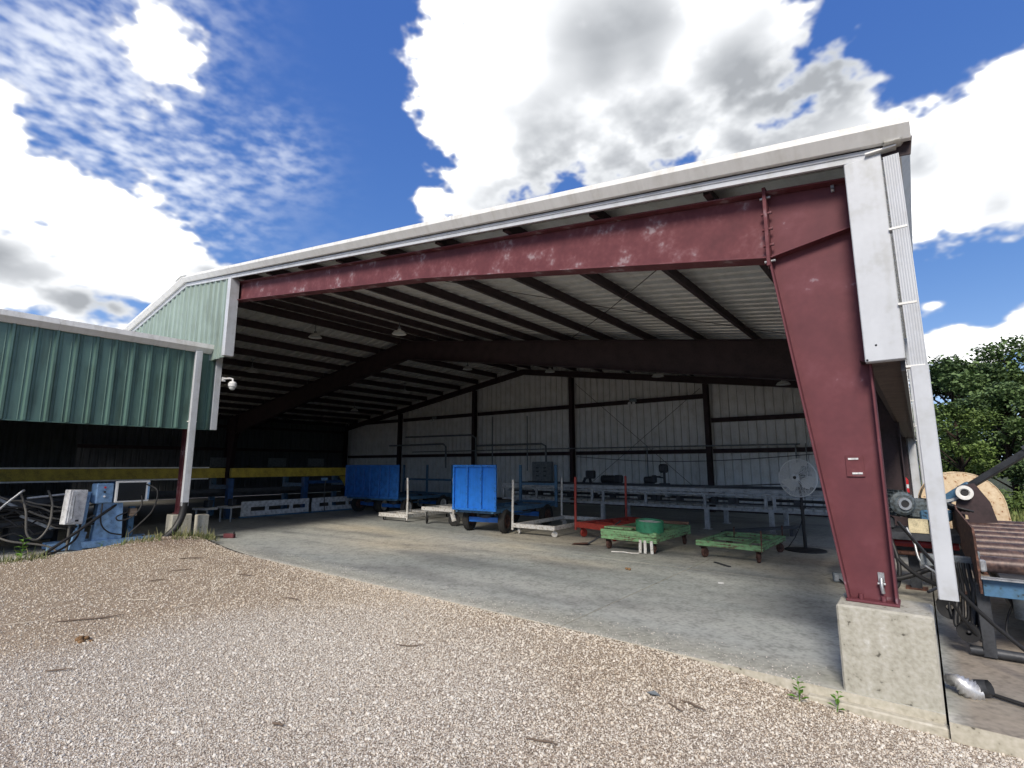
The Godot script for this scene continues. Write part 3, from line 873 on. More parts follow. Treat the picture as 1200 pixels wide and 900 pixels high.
func ground_y(x: float, d: float) -> float:
	var y := lerpf(-0.006, -0.115, smoothstep(-2.0, -0.25, x))
	y += (0.03 if d < 4.0 else lerpf(0.03, 0.01, clampf((d - 4.0) / 0.6, 0.0, 1.0))) * gn.get_noise_2d(x * 12.0, d * 12.0) + 0.008 * gn2.get_noise_2d(x * 40.0, d * 40.0)
	var u := (x + 12.4) / 1.5
	var w := (d - 4.15) / 1.1
	y += 0.17 * exp(-(u * u + w * w))
	u = (x + 11.9) / 0.7; w = (d - 2.6) / 2.2
	y += 0.05 * exp(-(u * u + w * w))
	y += 0.012 * gn2.get_noise_2d(x * 9.0 + 50.0, d * 30.0) * smoothstep(-5.0, -10.0, x)
	y -= 0.004 * maxf(0.0, -d) + 0.02 * clampf(d - 20.0, 0.0, 30.0) * 0.5
	if x > 7.5 and d > -20: y -= 0.0
	return y


func under_slab(x: float, d: float) -> bool:
	return (x < 0.2 and x > -29.0 and d > 4.84 and d < 19.6) or (x < -12.45 and x > -24.2 and d > -6.1 and d < 5.0) or (x >= 0.0 and x < 7.0 and d > 4.84 and d < 13.0)


func ground_color(x: float, d: float) -> Color:
	var n := gn.get_noise_2d(x * 6.0, d * 6.0)
	var m := gn2.get_noise_2d(x * 22.0, d * 22.0)
	var tan_ := Color(0.56, 0.49, 0.39)
	var pale := Color(0.6, 0.57, 0.515)
	var c := tan_.lerp(pale, clampf(smoothstep(-0.3, 0.25, n + m * 0.35 + smoothstep(-8.0, -1.0, x) * 0.5 - 0.25 - smoothstep(2.6, 4.6, d) * 0.25), 0, 1))
	var u := (x + 11.2) / 2.3
	var w := (d - 4.1) / 1.3
	c = c.lerp(Color(0.26, 0.18, 0.13), 0.75 * exp(-(u * u + w * w)) * clampf(0.55 + m * 1.5, 0.0, 1.0))
	var far := smoothstep(14.0, 18.0, d + n * 3.0) + smoothstep(9.0, 12.0, x + n * 2.0)
	return c.lerp(Color(0.06, 0.085, 0.025), clampf(far, 0.0, 1.0))


func axis_points(stops: Array) -> Array:
	var r := []
	for s in stops:
		var v: float = s[0]
		while v < s[1] - s[2] * 0.01:
			r.append(v)
			v += s[2]
	r.append(stops[-1][1])
	return r


func sheet_mesh(xs: Array, ds: Array, height: Callable, color: Callable) -> ArrayMesh:
	var nx := xs.size()
	var nd := ds.size()
	var v := PackedVector3Array()
	var c := PackedColorArray()
	for j in nd:
		for i in nx:
			v.append(P(xs[i], height.call(xs[i], ds[j]), ds[j]))
			c.append(color.call(xs[i], ds[j]))
	var n := PackedVector3Array()
	for j in nd:
		for i in nx:
			var a := v[j * nx + mini(i + 1, nx - 1)] - v[j * nx + maxi(i - 1, 0)]
			var e := v[mini(j + 1, nd - 1) * nx + i] - v[maxi(j - 1, 0) * nx + i]
			n.append(a.cross(e).normalized() if a.cross(e).y > 0 else -a.cross(e).normalized())
	var idx := PackedInt32Array()
	for j in nd - 1:
		for i in nx - 1:
			var k := j * nx + i
			idx.append_array(PackedInt32Array([k, k + nx, k + 1, k + 1, k + nx, k + nx + 1]))
	var arr := []
	arr.resize(Mesh.ARRAY_MAX)
	arr[Mesh.ARRAY_VERTEX] = v; arr[Mesh.ARRAY_NORMAL] = n; arr[Mesh.ARRAY_COLOR] = c; arr[Mesh.ARRAY_INDEX] = idx
	var m := ArrayMesh.new()
	m.add_surface_from_arrays(Mesh.PRIMITIVE_TRIANGLES, arr)
	return m


func slab_color(x: float, d: float) -> Color:
	var n := gn.get_noise_2d(x * 5.0 + 300.0, d * 9.0)
	var m := gn2.get_noise_2d(x * 10.0, d * 24.0 + 90.0)
	var c := Color(0.29, 0.31, 0.31).lerp(Color(0.42, 0.425, 0.41), smoothstep(-0.35, 0.35, n + 0.5 * m))
	c = c.lerp(Color(0.5, 0.455, 0.37), smoothstep(0.2, 0.5, gn.get_noise_2d(x * 4.0 - 80.0, d * 8.0 + 40.0) + 0.25 * m) * 0.8)
	for q in [[-8.6, 7.2, 1.6, 0.9], [-6.6, 8.6, 1.0, 0.6], [-11.5, 8.6, 2.6, 0.8], [-5.0, 7.9, 1.0, 0.4]]:
		var u: float = (x - q[0]) / q[2]
		var w: float = (d - q[1]) / q[3]
		c = c.lerp(Color(0.62, 0.54, 0.42), 0.75 * exp(-(u * u + w * w)) * clampf(0.7 + m, 0.0, 1.0))
	for q in [[-1.6, 10.5, 1.0, 0.5], [-1.0, 7.6, 0.5, 0.3], [-3.2, 11.9, 1.4, 0.4]]:
		var u: float = (x - q[0]) / q[2]
		var w: float = (d - q[1]) / q[3]
		c = c.lerp(Color(0.3, 0.2, 0.13), 0.5 * exp(-(u * u + w * w)) * clampf(0.6 + m * 1.4, 0.0, 1.0))
	c = c.lerp(Color(0.36, 0.34, 0.28), 0.6 * smoothstep(5.5, 4.8, d + 0.4 * m))
	c = c.lerp(Color(0.17, 0.175, 0.18), 0.6 * smoothstep(0.1, 0.5, gn2.get_noise_2d(x * 14.0 + 400.0, d * 50.0)))
	c = c.lerp(Color(0.06, 0.06, 0.06), 0.8 * smoothstep(-16.6, -17.6, x + 0.3 * m))  # shade painted into the floor colour along the dark side
	for tr in [[6.9, 0.5, 0.35, 0.0], [8.3, 0.45, 0.5, 1.6], [10.0, 0.3, 0.4, 0.7]]:
		var off: float = absf(d - tr[0] - tr[2] * sin(x * tr[1] + tr[3]))
		c = c.lerp(c * Color(0.7, 0.71, 0.73), smoothstep(0.22, 0.06, off) * clampf(0.5 + n * 2.0, 0.0, 0.8))
	if x < 0.0: c = c.lerp(Color(0.56, 0.54, 0.49), 0.85 * smoothstep(4.86, 4.74, d) * clampf(0.75 + m, 0.0, 1.0))
	c = c * Color(1.06, 1.08, 1.06)
	if x > 0.0: c = c.lerp(Color(0.3, 0.23, 0.17), 0.6 + 0.4 * m)
	return c


func panel_box(parent: Node, called: String, x0: float, x1: float, d0: float, d1: float, top: float, step: float) -> void:
	var g := 0.006
	var xs := axis_points([[x0 + g, x1 - g, step]])
	var ds := axis_points([[d0 + g, d1 - g, step]])
	var flat := func(_x: float, _d: float) -> float: return top
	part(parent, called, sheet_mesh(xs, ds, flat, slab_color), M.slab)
	var b := B()
	var e := 0.3
	b.face([P(x0 + g, top - e, d0 + g), P(x1 - g, top - e, d0 + g), P(x1 - g, top, d0 + g), P(x0 + g, top, d0 + g)], Vector3(0, 0, 1))
	b.face([P(x0 + g, top - e, d1 - g), P(x1 - g, top - e, d1 - g), P(x1 - g, top, d1 - g), P(x0 + g, top, d1 - g)], Vector3(0, 0, -1))
	b.face([P(x0 + g, top - e, d0 + g), P(x0 + g, top - e, d1 - g), P(x0 + g, top, d1 - g), P(x0 + g, top, d0 + g)], Vector3(-1, 0, 0))
	b.face([P(x1 - g, top - e, d0 + g), P(x1 - g, top - e, d1 - g), P(x1 - g, top, d1 - g), P(x1 - g, top, d0 + g)], Vector3(1, 0, 0))
	part(parent, "slab_edge", b, M.slab_edge)


func build_ground() -> void:
	gn.seed = 31; gn.frequency = 0.01; gn.fractal_octaves = 4
	gn2.seed = 77; gn2.frequency = 0.012; gn2.fractal_octaves = 4
	var xs := axis_points([[-400, -60, 34.0], [-60, -26, 3.0], [-26, -13.6, 0.5], [-13.6, 2.0, 0.08], [2.0, 10.0, 0.4], [10, 40, 2.0], [40, 400, 36.0]])
	var ds := axis_points([[-400, -40, 36.0], [-40, -4, 3.0], [-4, 0.2, 0.3], [0.2, 5.2, 0.08], [5.2, 22, 0.6], [22, 60, 2.0], [60, 500, 40.0]])
	var hy := func(x: float, d: float) -> float: return ground_y(x, d) - (0.25 if under_slab(x, d) else 0.0)
	var g := MeshInstance3D.new()
	g.name = "ground"
	g.mesh = sheet_mesh(xs, ds, hy, ground_color)
	g.material_override = M.ground
	add_child(g)
	g.set_meta("kind", "structure")
	var s := structure("concrete_slab")
	var xj := [-28.8, -26.3, -20.5, -14.7, -8.9, -3.08, -0.014]
	var dj := [4.72, 8.55, 12.1, 15.7, 19.5]
	for i in 6:
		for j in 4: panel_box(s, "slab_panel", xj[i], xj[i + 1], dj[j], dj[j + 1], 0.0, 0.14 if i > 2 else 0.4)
	for q in [[-24.0, -18.2, -6.0, -1.0], [-24.0, -18.2, -1.0, 4.72], [-18.2, -12.45, -6.0, -1.0], [-18.2, -12.45, -1.0, 4.72]]:
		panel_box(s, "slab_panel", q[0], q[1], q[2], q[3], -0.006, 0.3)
	var ap := structure("concrete_apron")
	for q in [[-0.012, 3.5, 4.62, 8.8], [3.5, 7.0, 4.62, 8.8], [-0.012, 3.5, 8.8, 13.0], [3.5, 7.0, 8.8, 13.0]]:
		panel_box(ap, "apron_panel", q[0], q[1], q[2], q[3], -0.004, 0.14)
	# the footing that shows under the near pier
	var b := B()
	b.box(P(-0.42, -0.16, 4.7), Vector3(0.82, 0.2, 0.09), Basis(), 0.01)
	part(ap, "footing", b, M.slab_edge)


func stone_mesh(k: int) -> ArrayMesh:
	var r := RandomNumberGenerator.new()
	r.seed = 50 + k
	var t := (1.0 + sqrt(5.0)) / 2.0
	var v := [Vector3(-1, t, 0), Vector3(1, t, 0), Vector3(-1, -t, 0), Vector3(1, -t, 0), Vector3(0, -1, t), Vector3(0, 1, t), Vector3(0, -1, -t), Vector3(0, 1, -t), Vector3(t, 0, -1), Vector3(t, 0, 1), Vector3(-t, 0, -1), Vector3(-t, 0, 1)]
	for i in 12: v[i] = v[i].normalized() * r.randf_range(0.62, 1.15)
	var b := B()
	for f in [[0, 11, 5], [0, 5, 1], [0, 1, 7], [0, 7, 10], [0, 10, 11], [1, 5, 9], [5, 11, 4], [11, 10, 2], [10, 7, 6], [7, 1, 8], [3, 9, 4], [3, 4, 2], [3, 2, 6], [3, 6, 8], [3, 8, 9], [4, 9, 5], [2, 4, 11], [6, 2, 10], [8, 6, 7], [9, 8, 1]]:
		b.face([v[f[0]], v[f[1]], v[f[2]]], v[f[0]] + v[f[1]] + v[f[2]])
	return b.mesh()


func build_gravel() -> void:
	var g := Node3D.new()
	g.name = "gravel"
	add_child(g)
	g.set_meta("kind", "stuff")
	g.set_meta("label", "loose crushed gravel covering the yard")
	for k in 3:
		var r := RandomNumberGenerator.new()
		r.seed = 900 + k
		var buf := PackedFloat32Array()
		var count := 0
		var want := [300000, 240000, 44000][k] as int
		for i in want:
			var x: float
			var d: float
			if k == 0:
				x = 1.6 - 9.0 * r.randf() * sqrt(r.randf()); d = r.randf_range(0.8, 4.73)
			else:
				x = r.randf_range(-12.6, 3.2); d = 4.73 - 8.5 * pow(r.randf(), 1.35)
			if d > 4.715 or (x > -0.01 and d > 4.61) or under_slab(x, d) or x < -12.4 or (x > -0.62 and x < 0 and d > 4.73): continue
			var nn := gn.get_noise_2d(x * 6.0, d * 6.0)
			if k < 2 and r.randf() > 0.5 + nn * 1.5: continue
			var s: float = r.randf_range(0.0024, 0.0055) if k < 2 else r.randf_range(0.006, 0.012)
			if r.randf() < 0.04: s *= 1.5 if k < 2 else 1.35
			var bs := Basis(Vector3(r.randf_range(-1, 1), r.randf_range(-1, 1), r.randf_range(-1, 1)).normalized(), r.randf() * TAU) * Basis.from_scale(Vector3(1.25, 0.75, 1.0) * s)
			var y := ground_y(x, d) + s * 0.3
			var t := r.randf()
			var c := Color(0.51, 0.478, 0.425).lerp(Color(0.77, 0.745, 0.695), t * t)
			if r.randf() < 0.3: c = Color(0.45, 0.36, 0.27).lerp(Color(0.6, 0.49, 0.37), t)
			if r.randf() < 0.1: c = Color(0.3, 0.265, 0.235)
			if r.randf() < 0.05: c = Color(0.82, 0.8, 0.77)
			c = c.lerp(ground_color(x, d), 0.42 if k < 2 else 0.7)
			buf.append_array(PackedFloat32Array([bs.x.x, bs.y.x, bs.z.x, x, bs.x.y, bs.y.y, bs.z.y, y, bs.x.z, bs.y.z, bs.z.z, -d, c.r, c.g, c.b, 1.0]))
			count += 1
		if k == 2:
			# a few stones kicked up on to the slab
			for i in 2600:
				var x := r.randf_range(-11.5, -0.75)
				var d := 4.73 + 0.55 * pow(r.randf(), 3.0)
				var s := r.randf_range(0.0025, 0.007)
				var bs := Basis(Vector3.UP, r.randf() * TAU) * Basis.from_scale(Vector3(1.2, 0.75, 1.0) * s)
				var t := r.randf_range(0.32, 0.66)
				buf.append_array(PackedFloat32Array([bs.x.x, bs.y.x, bs.z.x, x, bs.x.y, bs.y.y, bs.z.y, s * 0.4, bs.x.z, bs.y.z, bs.z.z, -d, t, t * 0.93, t * 0.85, 1.0]))
				count += 1
		var mm := MultiMesh.new()
		mm.transform_format = MultiMesh.TRANSFORM_3D
		mm.use_colors = true
		mm.mesh = stone_mesh(k)
		mm.instance_count = count
		mm.buffer = buf
		var mi := MultiMeshInstance3D.new()
		mi.name = "gravel_stones"
		mi.multimesh = mm
		mi.material_override = M.stone
		g.add_child(mi, true)
		mi.set_meta("kind", "stuff")


# ---------------------------------------------------------------- trees and plants
func leaf_crown(r: RandomNumberGenerator, blobs: Array, count: int, size: float, dark: Color, light: Color) -> ArrayMesh:
	var b := B()
	b.colored = true
	var vol := 0.0
	for q in blobs: vol += q[1] * q[1]
	for q in blobs:
		var c: Vector3 = q[0]
		var rad: float = q[1]
		var tone := r.randf_range(-0.25, 0.35)
		for i in int(count * rad * rad / vol):
			var o := Vector3(r.randfn(), r.randfn(), r.randfn()).normalized()
			var dist := pow(r.randf(), 0.45)
			if r.randf() < 0.15: dist = r.randf_range(0.95, 1.2)
			var p := c + o * rad * dist * Vector3(1, 0.8, 1)
			var s := size * r.randf_range(0.6, 1.3)
			var u := Vector3(r.randfn(), r.randfn() * 0.5, r.randfn()).normalized()
			var w := u.cross(Vector3(r.randfn() * 0.6, 1.0, r.randfn() * 0.6)).normalized()
			var t := clampf(r.randf() * 0.75 + tone + 0.1, 0.0, 1.0)
			b.col = dark.lerp(light, t)
			var tip := p + u * s
			var mid := p + u * s * 0.45 + Vector3.UP * s * 0.12
			b.tri(p, mid + w * s * 0.34, tip)
			b.tri(p, tip, mid - w * s * 0.34)
	return b.mesh()


func tree_proto(seed_: int, h: float, spread: float, dark: Color, light: Color, leaves := 20000, size := 0.21) -> Node3D:
	var r := RandomNumberGenerator.new()
	r.seed = seed_
	var o := Node3D.new()
	var b := B()
	var top := Vector3(r.randf_range(-0.4, 0.4), h * 0.75, r.randf_range(-0.4, 0.4))
	b.tube([Vector3(0, -0.4, 0), Vector3(0.05, h * 0.2, 0.05), top * 0.6 + Vector3(0.1, 0, 0), top], [h * 0.032, h * 0.025, h * 0.017, 0.03], 7)
	part(o, "trunk", b, M.bark)
	var blobs := []
	b = B()
	for i in 30:
		var a := r.randf() * TAU
		var y := h * r.randf_range(0.2, 0.93)
		var reach := spread * sqrt(maxf(0.05, 1.0 - pow((y / h - 0.5) / 0.5, 2.0))) * r.randf_range(0.35, 0.95)
		var e := Vector3(cos(a) * reach, y, sin(a) * reach)
		var st := Vector3(0, maxf(h * 0.14, y - reach * 0.7), 0) + top * Vector3(1, 0, 1) * 0.4
		b.tube([st, (st + e) / 2.0 + Vector3.UP * 0.15, e], [h * 0.009, h * 0.006, 0.012], 5, false)
		blobs.append([e, spread * r.randf_range(0.15, 0.35)])
	blobs.append([Vector3(0, h * 0.93, 0), spread * 0.3])
	part(o, "limbs", b, M.bark)
	part(o, "crown", leaf_crown(r, blobs, leaves, size, dark, light), M.leaf)
	return o


func build_trees() -> void:
	var dk := Color(0.03, 0.062, 0.02)
	var lt := Color(0.15, 0.23, 0.07)
	var protos := [
		tree_proto(1, 8.6, 3.3, dk, lt), tree_proto(2, 7.6, 2.9, Color(0.026, 0.055, 0.02), Color(0.13, 0.2, 0.065)), tree_proto(3, 9.4, 3.6, dk, Color(0.14, 0.22, 0.055)),
		tree_proto(4, 5.6, 2.0, Color(0.035, 0.07, 0.014), Color(0.15, 0.22, 0.05), 9000, 0.17)]
	# proto, x, d, scale, turn, label
	var rows := [
		[1, 1.6, 35.0, 0.98, 0, "dark leafy tree rising just past the white downspout"],
		[3, 1.3, 28.5, 0.8, 40, "small yellow-green tree in front of the dark tree line"],
		[0, 4.6, 37.0, 0.98, 80, "tall dark green tree in the middle of the visible tree line"],
		[2, 7.6, 35.5, 0.95, 10, "tallest dense tree at the edge of the photo above the boom"],
		[1, 3.3, 31.5, 0.72, 200, "shorter dark tree standing before the tall ones behind the blower"],
		[0, 6.1, 31.0, 0.62, 150, "low rounded tree behind the raised boom tip"],
		[2, 11.5, 38, 1.0, 70, "broad green tree beyond the end of the roller conveyor, out past the boom"],
		[0, 15.5, 36, 0.95, 250, "green tree further along the line past the broad one"],
		[1, 20, 39, 1.1, 130, "dark tree at the outer end of the tree line"],
		[2, -2.5, 40, 0.9, 30, "tree hidden behind the end wall of the metal building"],
		[1, 25.5, 37, 1.0, 310, "last tree of the line beside the field"],
		[0, 30.5, 34, 1.05, 20, "lone tree where the line bends towards the yard"],
		[2, 36, 30, 1.0, 110, "big tree by the field beyond the bend"]]
	for q in rows:
		var o: Node3D = protos[q[0]].duplicate()
		o.name = numbered("leafy_tree")
		add_child(o)
		o.position = P(q[1], ground_y(q[1], q[2]), q[2])
		o.scale = Vector3.ONE * q[3]
		o.rotation_degrees.y = q[4]
		describe(o, q[5], "tree", "trees beyond the yard")
	for p in protos: p.free()
	# undergrowth at the foot of the trees
	var r := RandomNumberGenerator.new()
	r.seed = 61
	var blobs := []
	for i in 90:
		var x := r.randf_range(-1.0, 24.0)
		var d := r.randf_range(25.0, 33.0) if i % 3 else r.randf_range(20.5, 25.0)
		blobs.append([P(x, ground_y(x, d) + 0.35, d), r.randf_range(0.5, 1.15) * (0.65 if d < 25.0 else 1.0)])
	var u := MeshInstance3D.new()
	u.name = "undergrowth"
	u.mesh = leaf_crown(r, blobs, 42000, 0.17, Color(0.03, 0.06, 0.012), Color(0.13, 0.19, 0.045))
	u.material_override = M.leaf
	add_child(u)
	u.set_meta("kind", "stuff")
	u.set_meta("label", "bushy green undergrowth along the foot of the trees")
	# rough grass beyond the apron
	var b := B()
	b.colored = true
	for i in 26000:
		var x := r.randf_range(0.5, 22.0)
		var d := r.randf_range(13.4, 25.0)
		if r.randf() < 0.25: x = r.randf_range(7.4, 20.0); d = r.randf_range(2.0, 14.0)
		var y := ground_y(x, d)
		var a := r.randf() * TAU
		var h := r.randf_range(0.12, 0.4)
		var w := Vector3(cos(a), 0, sin(a)) * 0.02
		b.col = Color(0.06, 0.1, 0.02).lerp(Color(0.24, 0.25, 0.08), r.randf())
		var p := P(x, y, d)
		b.tri(p - w, p + w, p + Vector3(r.randfn() * 0.08, h, r.randfn() * 0.08))
	var g := MeshInstance3D.new()
	g.name = "grass"
	g.mesh = b.mesh()
	g.material_override = M.grass
	add_child(g)
	g.set_meta("kind", "stuff")
	g.set_meta("label", "rough grass between the concrete apron and the trees")
	# tufts along the edge of the shed floor
	b = B()
	b.colored = true
	for i in 2200:
		var t := r.randf()
		var d := 0.6 + 4.4 * t
		var x := -12.35 + r.randf_range(-0.1, 0.45) + 0.1 * sin(d * 7.0)
		if r.randf() < 0.35:
			x = r.randf_range(-12.6, -11.7); d = r.randf_range(4.1, 4.95)
		if gn2.get_noise_2d(x * 60.0, d * 60.0) < 0.0: continue
		var h := r.randf_range(0.03, 0.17) * (1.9 if r.randf() < 0.08 else 0.85)
		var a := r.randf() * TAU
		var w := Vector3(cos(a), 0, sin(a)) * 0.007
		b.col = Color(0.075, 0.12, 0.03).lerp(Color(0.27, 0.24, 0.12), r.randf())
		var p := P(x, ground_y(x, d) - 0.01, d)
		var lean := Vector3(r.randfn() * 0.05, 0, r.randfn() * 0.05)
		b.quad(p - w, p + w, p + w * 0.7 + lean * 0.4 + Vector3.UP * h * 0.6, p - w * 0.7 + lean * 0.4 + Vector3.UP * h * 0.6)
		b.tri(p - w * 0.7 + lean * 0.4 + Vector3.UP * h * 0.6, p + w * 0.7 + lean * 0.4 + Vector3.UP * h * 0.6, p + lean + Vector3.UP * h)
	g = MeshInstance3D.new()
	g.name = "grass_tufts"
	g.mesh = b.mesh()
	g.material_override = M.grass
	add_child(g)
	g.set_meta("kind", "stuff")
	g.set_meta("label", "sparse grass tufts at the edge of the shed floor")


func weed(label: String, at: Vector3, h: float, n: int, seed_: int) -> void:
	var r := RandomNumberGenerator.new()
	r.seed = seed_
	var o := thing("weed", label, "weed", at, 0.0, "weeds at the slab edge")
	var b := B()
	var tip := Vector3(r.randf_range(-0.03, 0.03), h, r.randf_range(-0.03, 0.03))
	b.tube([Vector3(0, -0.02, 0), tip * 0.5 + Vector3(0.01, 0, 0), tip], [0.004, 0.003, 0.0015], 5)
	part(o, "stem", b, M.weed)
	for i in n:
		b = B()
		var t := (i + 1.0) / n
		var a := i * 2.4 + r.randf() * 0.6
		var l := h * r.randf_range(0.36, 0.52) * (1.1 - 0.5 * t)
		var p := tip * t
		var u := Vector3(cos(a), r.randf_range(0.2, 0.7), sin(a)).normalized()
		var w := u.cross(Vector3.UP).normalized() * l * 0.26
		var m := p + u * l * 0.5 + Vector3.UP * l * 0.06
		var e := p + u * l - Vector3.UP * l * 0.12
		b.quad(p, m + w, e, m); b.quad(p, m, e, m - w)
		part(o, "leaf", b, M.weed)


# ---------------------------------------------------------------- wheels
func caster(parent: Node, at: Vector3, r: float, turn: float, tyre: Material, fork: Material, wide := 0.04) -> void:
	var o := Node3D.new()
	o.name = "caster"
	parent.add_child(o, true)
	o.position = at
	o.rotation_degrees.y = turn
	var b := B()
	var x := Transform3D(Basis(Vector3.BACK, PI / 2), Vector3(wide / 2, r, -r * 0.35))
	b.lathe([Vector2(0.001, 0), Vector2(r * 0.9, 0), Vector2(r, wide * 0.2), Vector2(r, wide * 0.8), Vector2(r * 0.9, wide), Vector2(0.001, wide)], x, 16)
	part(o, "wheel", b, tyre)
	b = B()
	for s in [-1.0, 1.0]:
		b.bar(Vector3(s * (wide / 2 + 0.008), r * 0.8, -r * 0.35), Vector3(s * (wide / 2 + 0.008), r * 2.15, 0.0), 0.008, r * 0.7, Vector3.BACK)
	b.box(Vector3(0, r * 2.18, 0), Vector3(wide + 0.06, 0.012, r * 1.2))
	b.tube([Vector3(-wide / 2 - 0.02, r, -r * 0.35), Vector3(wide / 2 + 0.02, r, -r * 0.35)], 0.012, 7)
	part(o, "fork", b, fork)


func road_wheel(parent: Node, at: Vector3, r: float, w: float, turn: float, rim: Material) -> void:
	var o := Node3D.new()
	o.name = "wheel"
	parent.add_child(o, true)
	o.position = at
	o.rotation_degrees.y = turn
	var x := Transform3D(Basis(Vector3.BACK, PI / 2), Vector3(w / 2, 0, 0))
	var b := B()
	b.lathe([Vector2(r * 0.58, w * 0.12), Vector2(r * 0.7, 0.0), Vector2(r * 0.9, 0.0), Vector2(r, w * 0.22), Vector2(r, w * 0.78), Vector2(r * 0.9, w), Vector2(r * 0.7, w), Vector2(r * 0.58, w * 0.88)], x, 24)
	for i in 22:
		var a := TAU * i / 22.0
		b.box(Vector3(0, cos(a), sin(a)) * r + Vector3(0, 0, 0), Vector3(w * 0.55, 0.012, 0.02), Basis(Vector3.RIGHT, a))
	part(o, "tyre", b, M.rubber)
	b = B()
	b.lathe([Vector2(0.001, w * 0.3), Vector2(r * 0.2, w * 0.2), Vector2(r * 0.26, w * 0.32), Vector2(r * 0.5, w * 0.32), Vector2(r * 0.58, w * 0.12), Vector2(r * 0.6, w * 0.5), Vector2(r * 0.58, w * 0.88), Vector2(r * 0.5, w * 0.68), Vector2(r * 0.26, w * 0.68), Vector2(r * 0.2, w * 0.8), Vector2(0.001, w * 0.7)], x, 20)
	part(o, "rim", b, rim)


# ---------------------------------------------------------------- carts
# a blue yard trailer: front rack of three panels, bed frame, rear posts, four wheels; origin under the middle of its front rack
func blue_cart(label: String, at: Vector3, turn: float, w: float, length: float, paint: Material, rim: Material, steer: float) -> void:
	var o := thing("blue_cart", label, "cart", at, turn, "blue four wheeled carts")
	var b := B()
	var y0 := 0.56
	var y1 := 1.65
	var rack := Node3D.new()
	rack.name = "front_rack"
	o.add_child(rack)
	for i in 4:
		b = B(); b.box(Vector3(-w / 2 + 0.025 + (w - 0.05) * i / 3.0, (y0 + y1) / 2, 0), Vector3(0.05, y1 - y0, 0.05), Basis(), 0.004)
		part(rack, "upright", b, M.blue_worn if paint == M.blue_bright else paint)
	for y in [y0 + 0.02, y1 - 0.02]:
		b = B(); b.box(Vector3(0, y, 0.002), Vector3(w + 0.004, 0.05, 0.056), Basis(), 0.004)
		part(rack, "rail", b, M.blue_worn if paint == M.blue_bright else paint)
	for i in 3:
		b = B(); b.box(Vector3(-w / 2 + (w - 0.05) * (i + 0.5) / 3.0 + 0.025, (y0 + y1) / 2, -0.03), Vector3((w - 0.2) / 3.0 + 0.005, y1 - y0 - 0.08, 0.006))
		part(rack, "panel", b, paint)
	# bed
	b = B()
	for s in [-1.0, 1.0]:
		b.box(Vector3(s * (w / 2 - 0.12), 0.55, -length / 2), Vector3(0.06, 0.1, length), Basis(), 0.004)
	part(o, "bed_frame", b, M.blue_beam)
	for i in 5:
		b = B(); b.box(Vector3(0, 0.52, -length * (i + 0.15) / 4.6), Vector3(w - 0.3, 0.06, 0.06), Basis(), 0.004)
		part(o, "cross_member", b, M.blue_beam)
	for s in [-1.0, 1.0]:
		b = B(); b.box(Vector3(s * (w / 2 - 0.06), 1.06, -length), Vector3(0.085, 1.2, 0.05), Basis(), 0.004)
		part(o, "rear_post", b, M.blue_beam)
	for y in [0.6, 1.1]:
		b = B(); b.box(Vector3(0, y, -length - 0.002), Vector3(w - 0.2, 0.07, 0.04), Basis(), 0.004)
		part(o, "rear_rail", b, M.blue_beam)
	b = B(); b.box(Vector3(-w / 2 + 0.1, 1.05, -length * 0.42), Vector3(0.05, 1.1, 0.05), Basis(), 0.004)
	part(o, "side_post", b, M.white_paint)
	# running gear
	for q in [[-0.55, steer], [-length + 0.5, 0.0]]:
		var ax := Node3D.new()
		ax.name = "axle"
		o.add_child(ax, true)
		ax.position = Vector3(0, 0, q[0])
		ax.rotation_degrees.y = q[1]
		b = B(); b.box(Vector3(0, 0.3, 0.05), Vector3(w - 0.4, 0.12, 0.1), Basis(), 0.006)
		part(ax, "axle_beam", b, paint)
		b = B(); b.lathe([Vector2(0.12, 0.34), Vector2(0.2, 0.36), Vector2(0.2, 0.42), Vector2(0.12, 0.49)], Transform3D(), 14)
		part(ax, "turntable", b, M.dark_steel)
		for s in [-1.0, 1.0]: road_wheel(o, Vector3(s * (w / 2 - 0.12), 0.285, q[0]) + Basis(Vector3.UP, deg_to_rad(q[1])) * Vector3.ZERO, 0.285, 0.16, q[1], rim)
	b = B(); b.tube([Vector3(0.1, 0.36, -0.7), Vector3(0.12, 0.36, -length + 0.6)], 0.03, 6)
	part(o, "reach_pole", b, M.blue_beam)


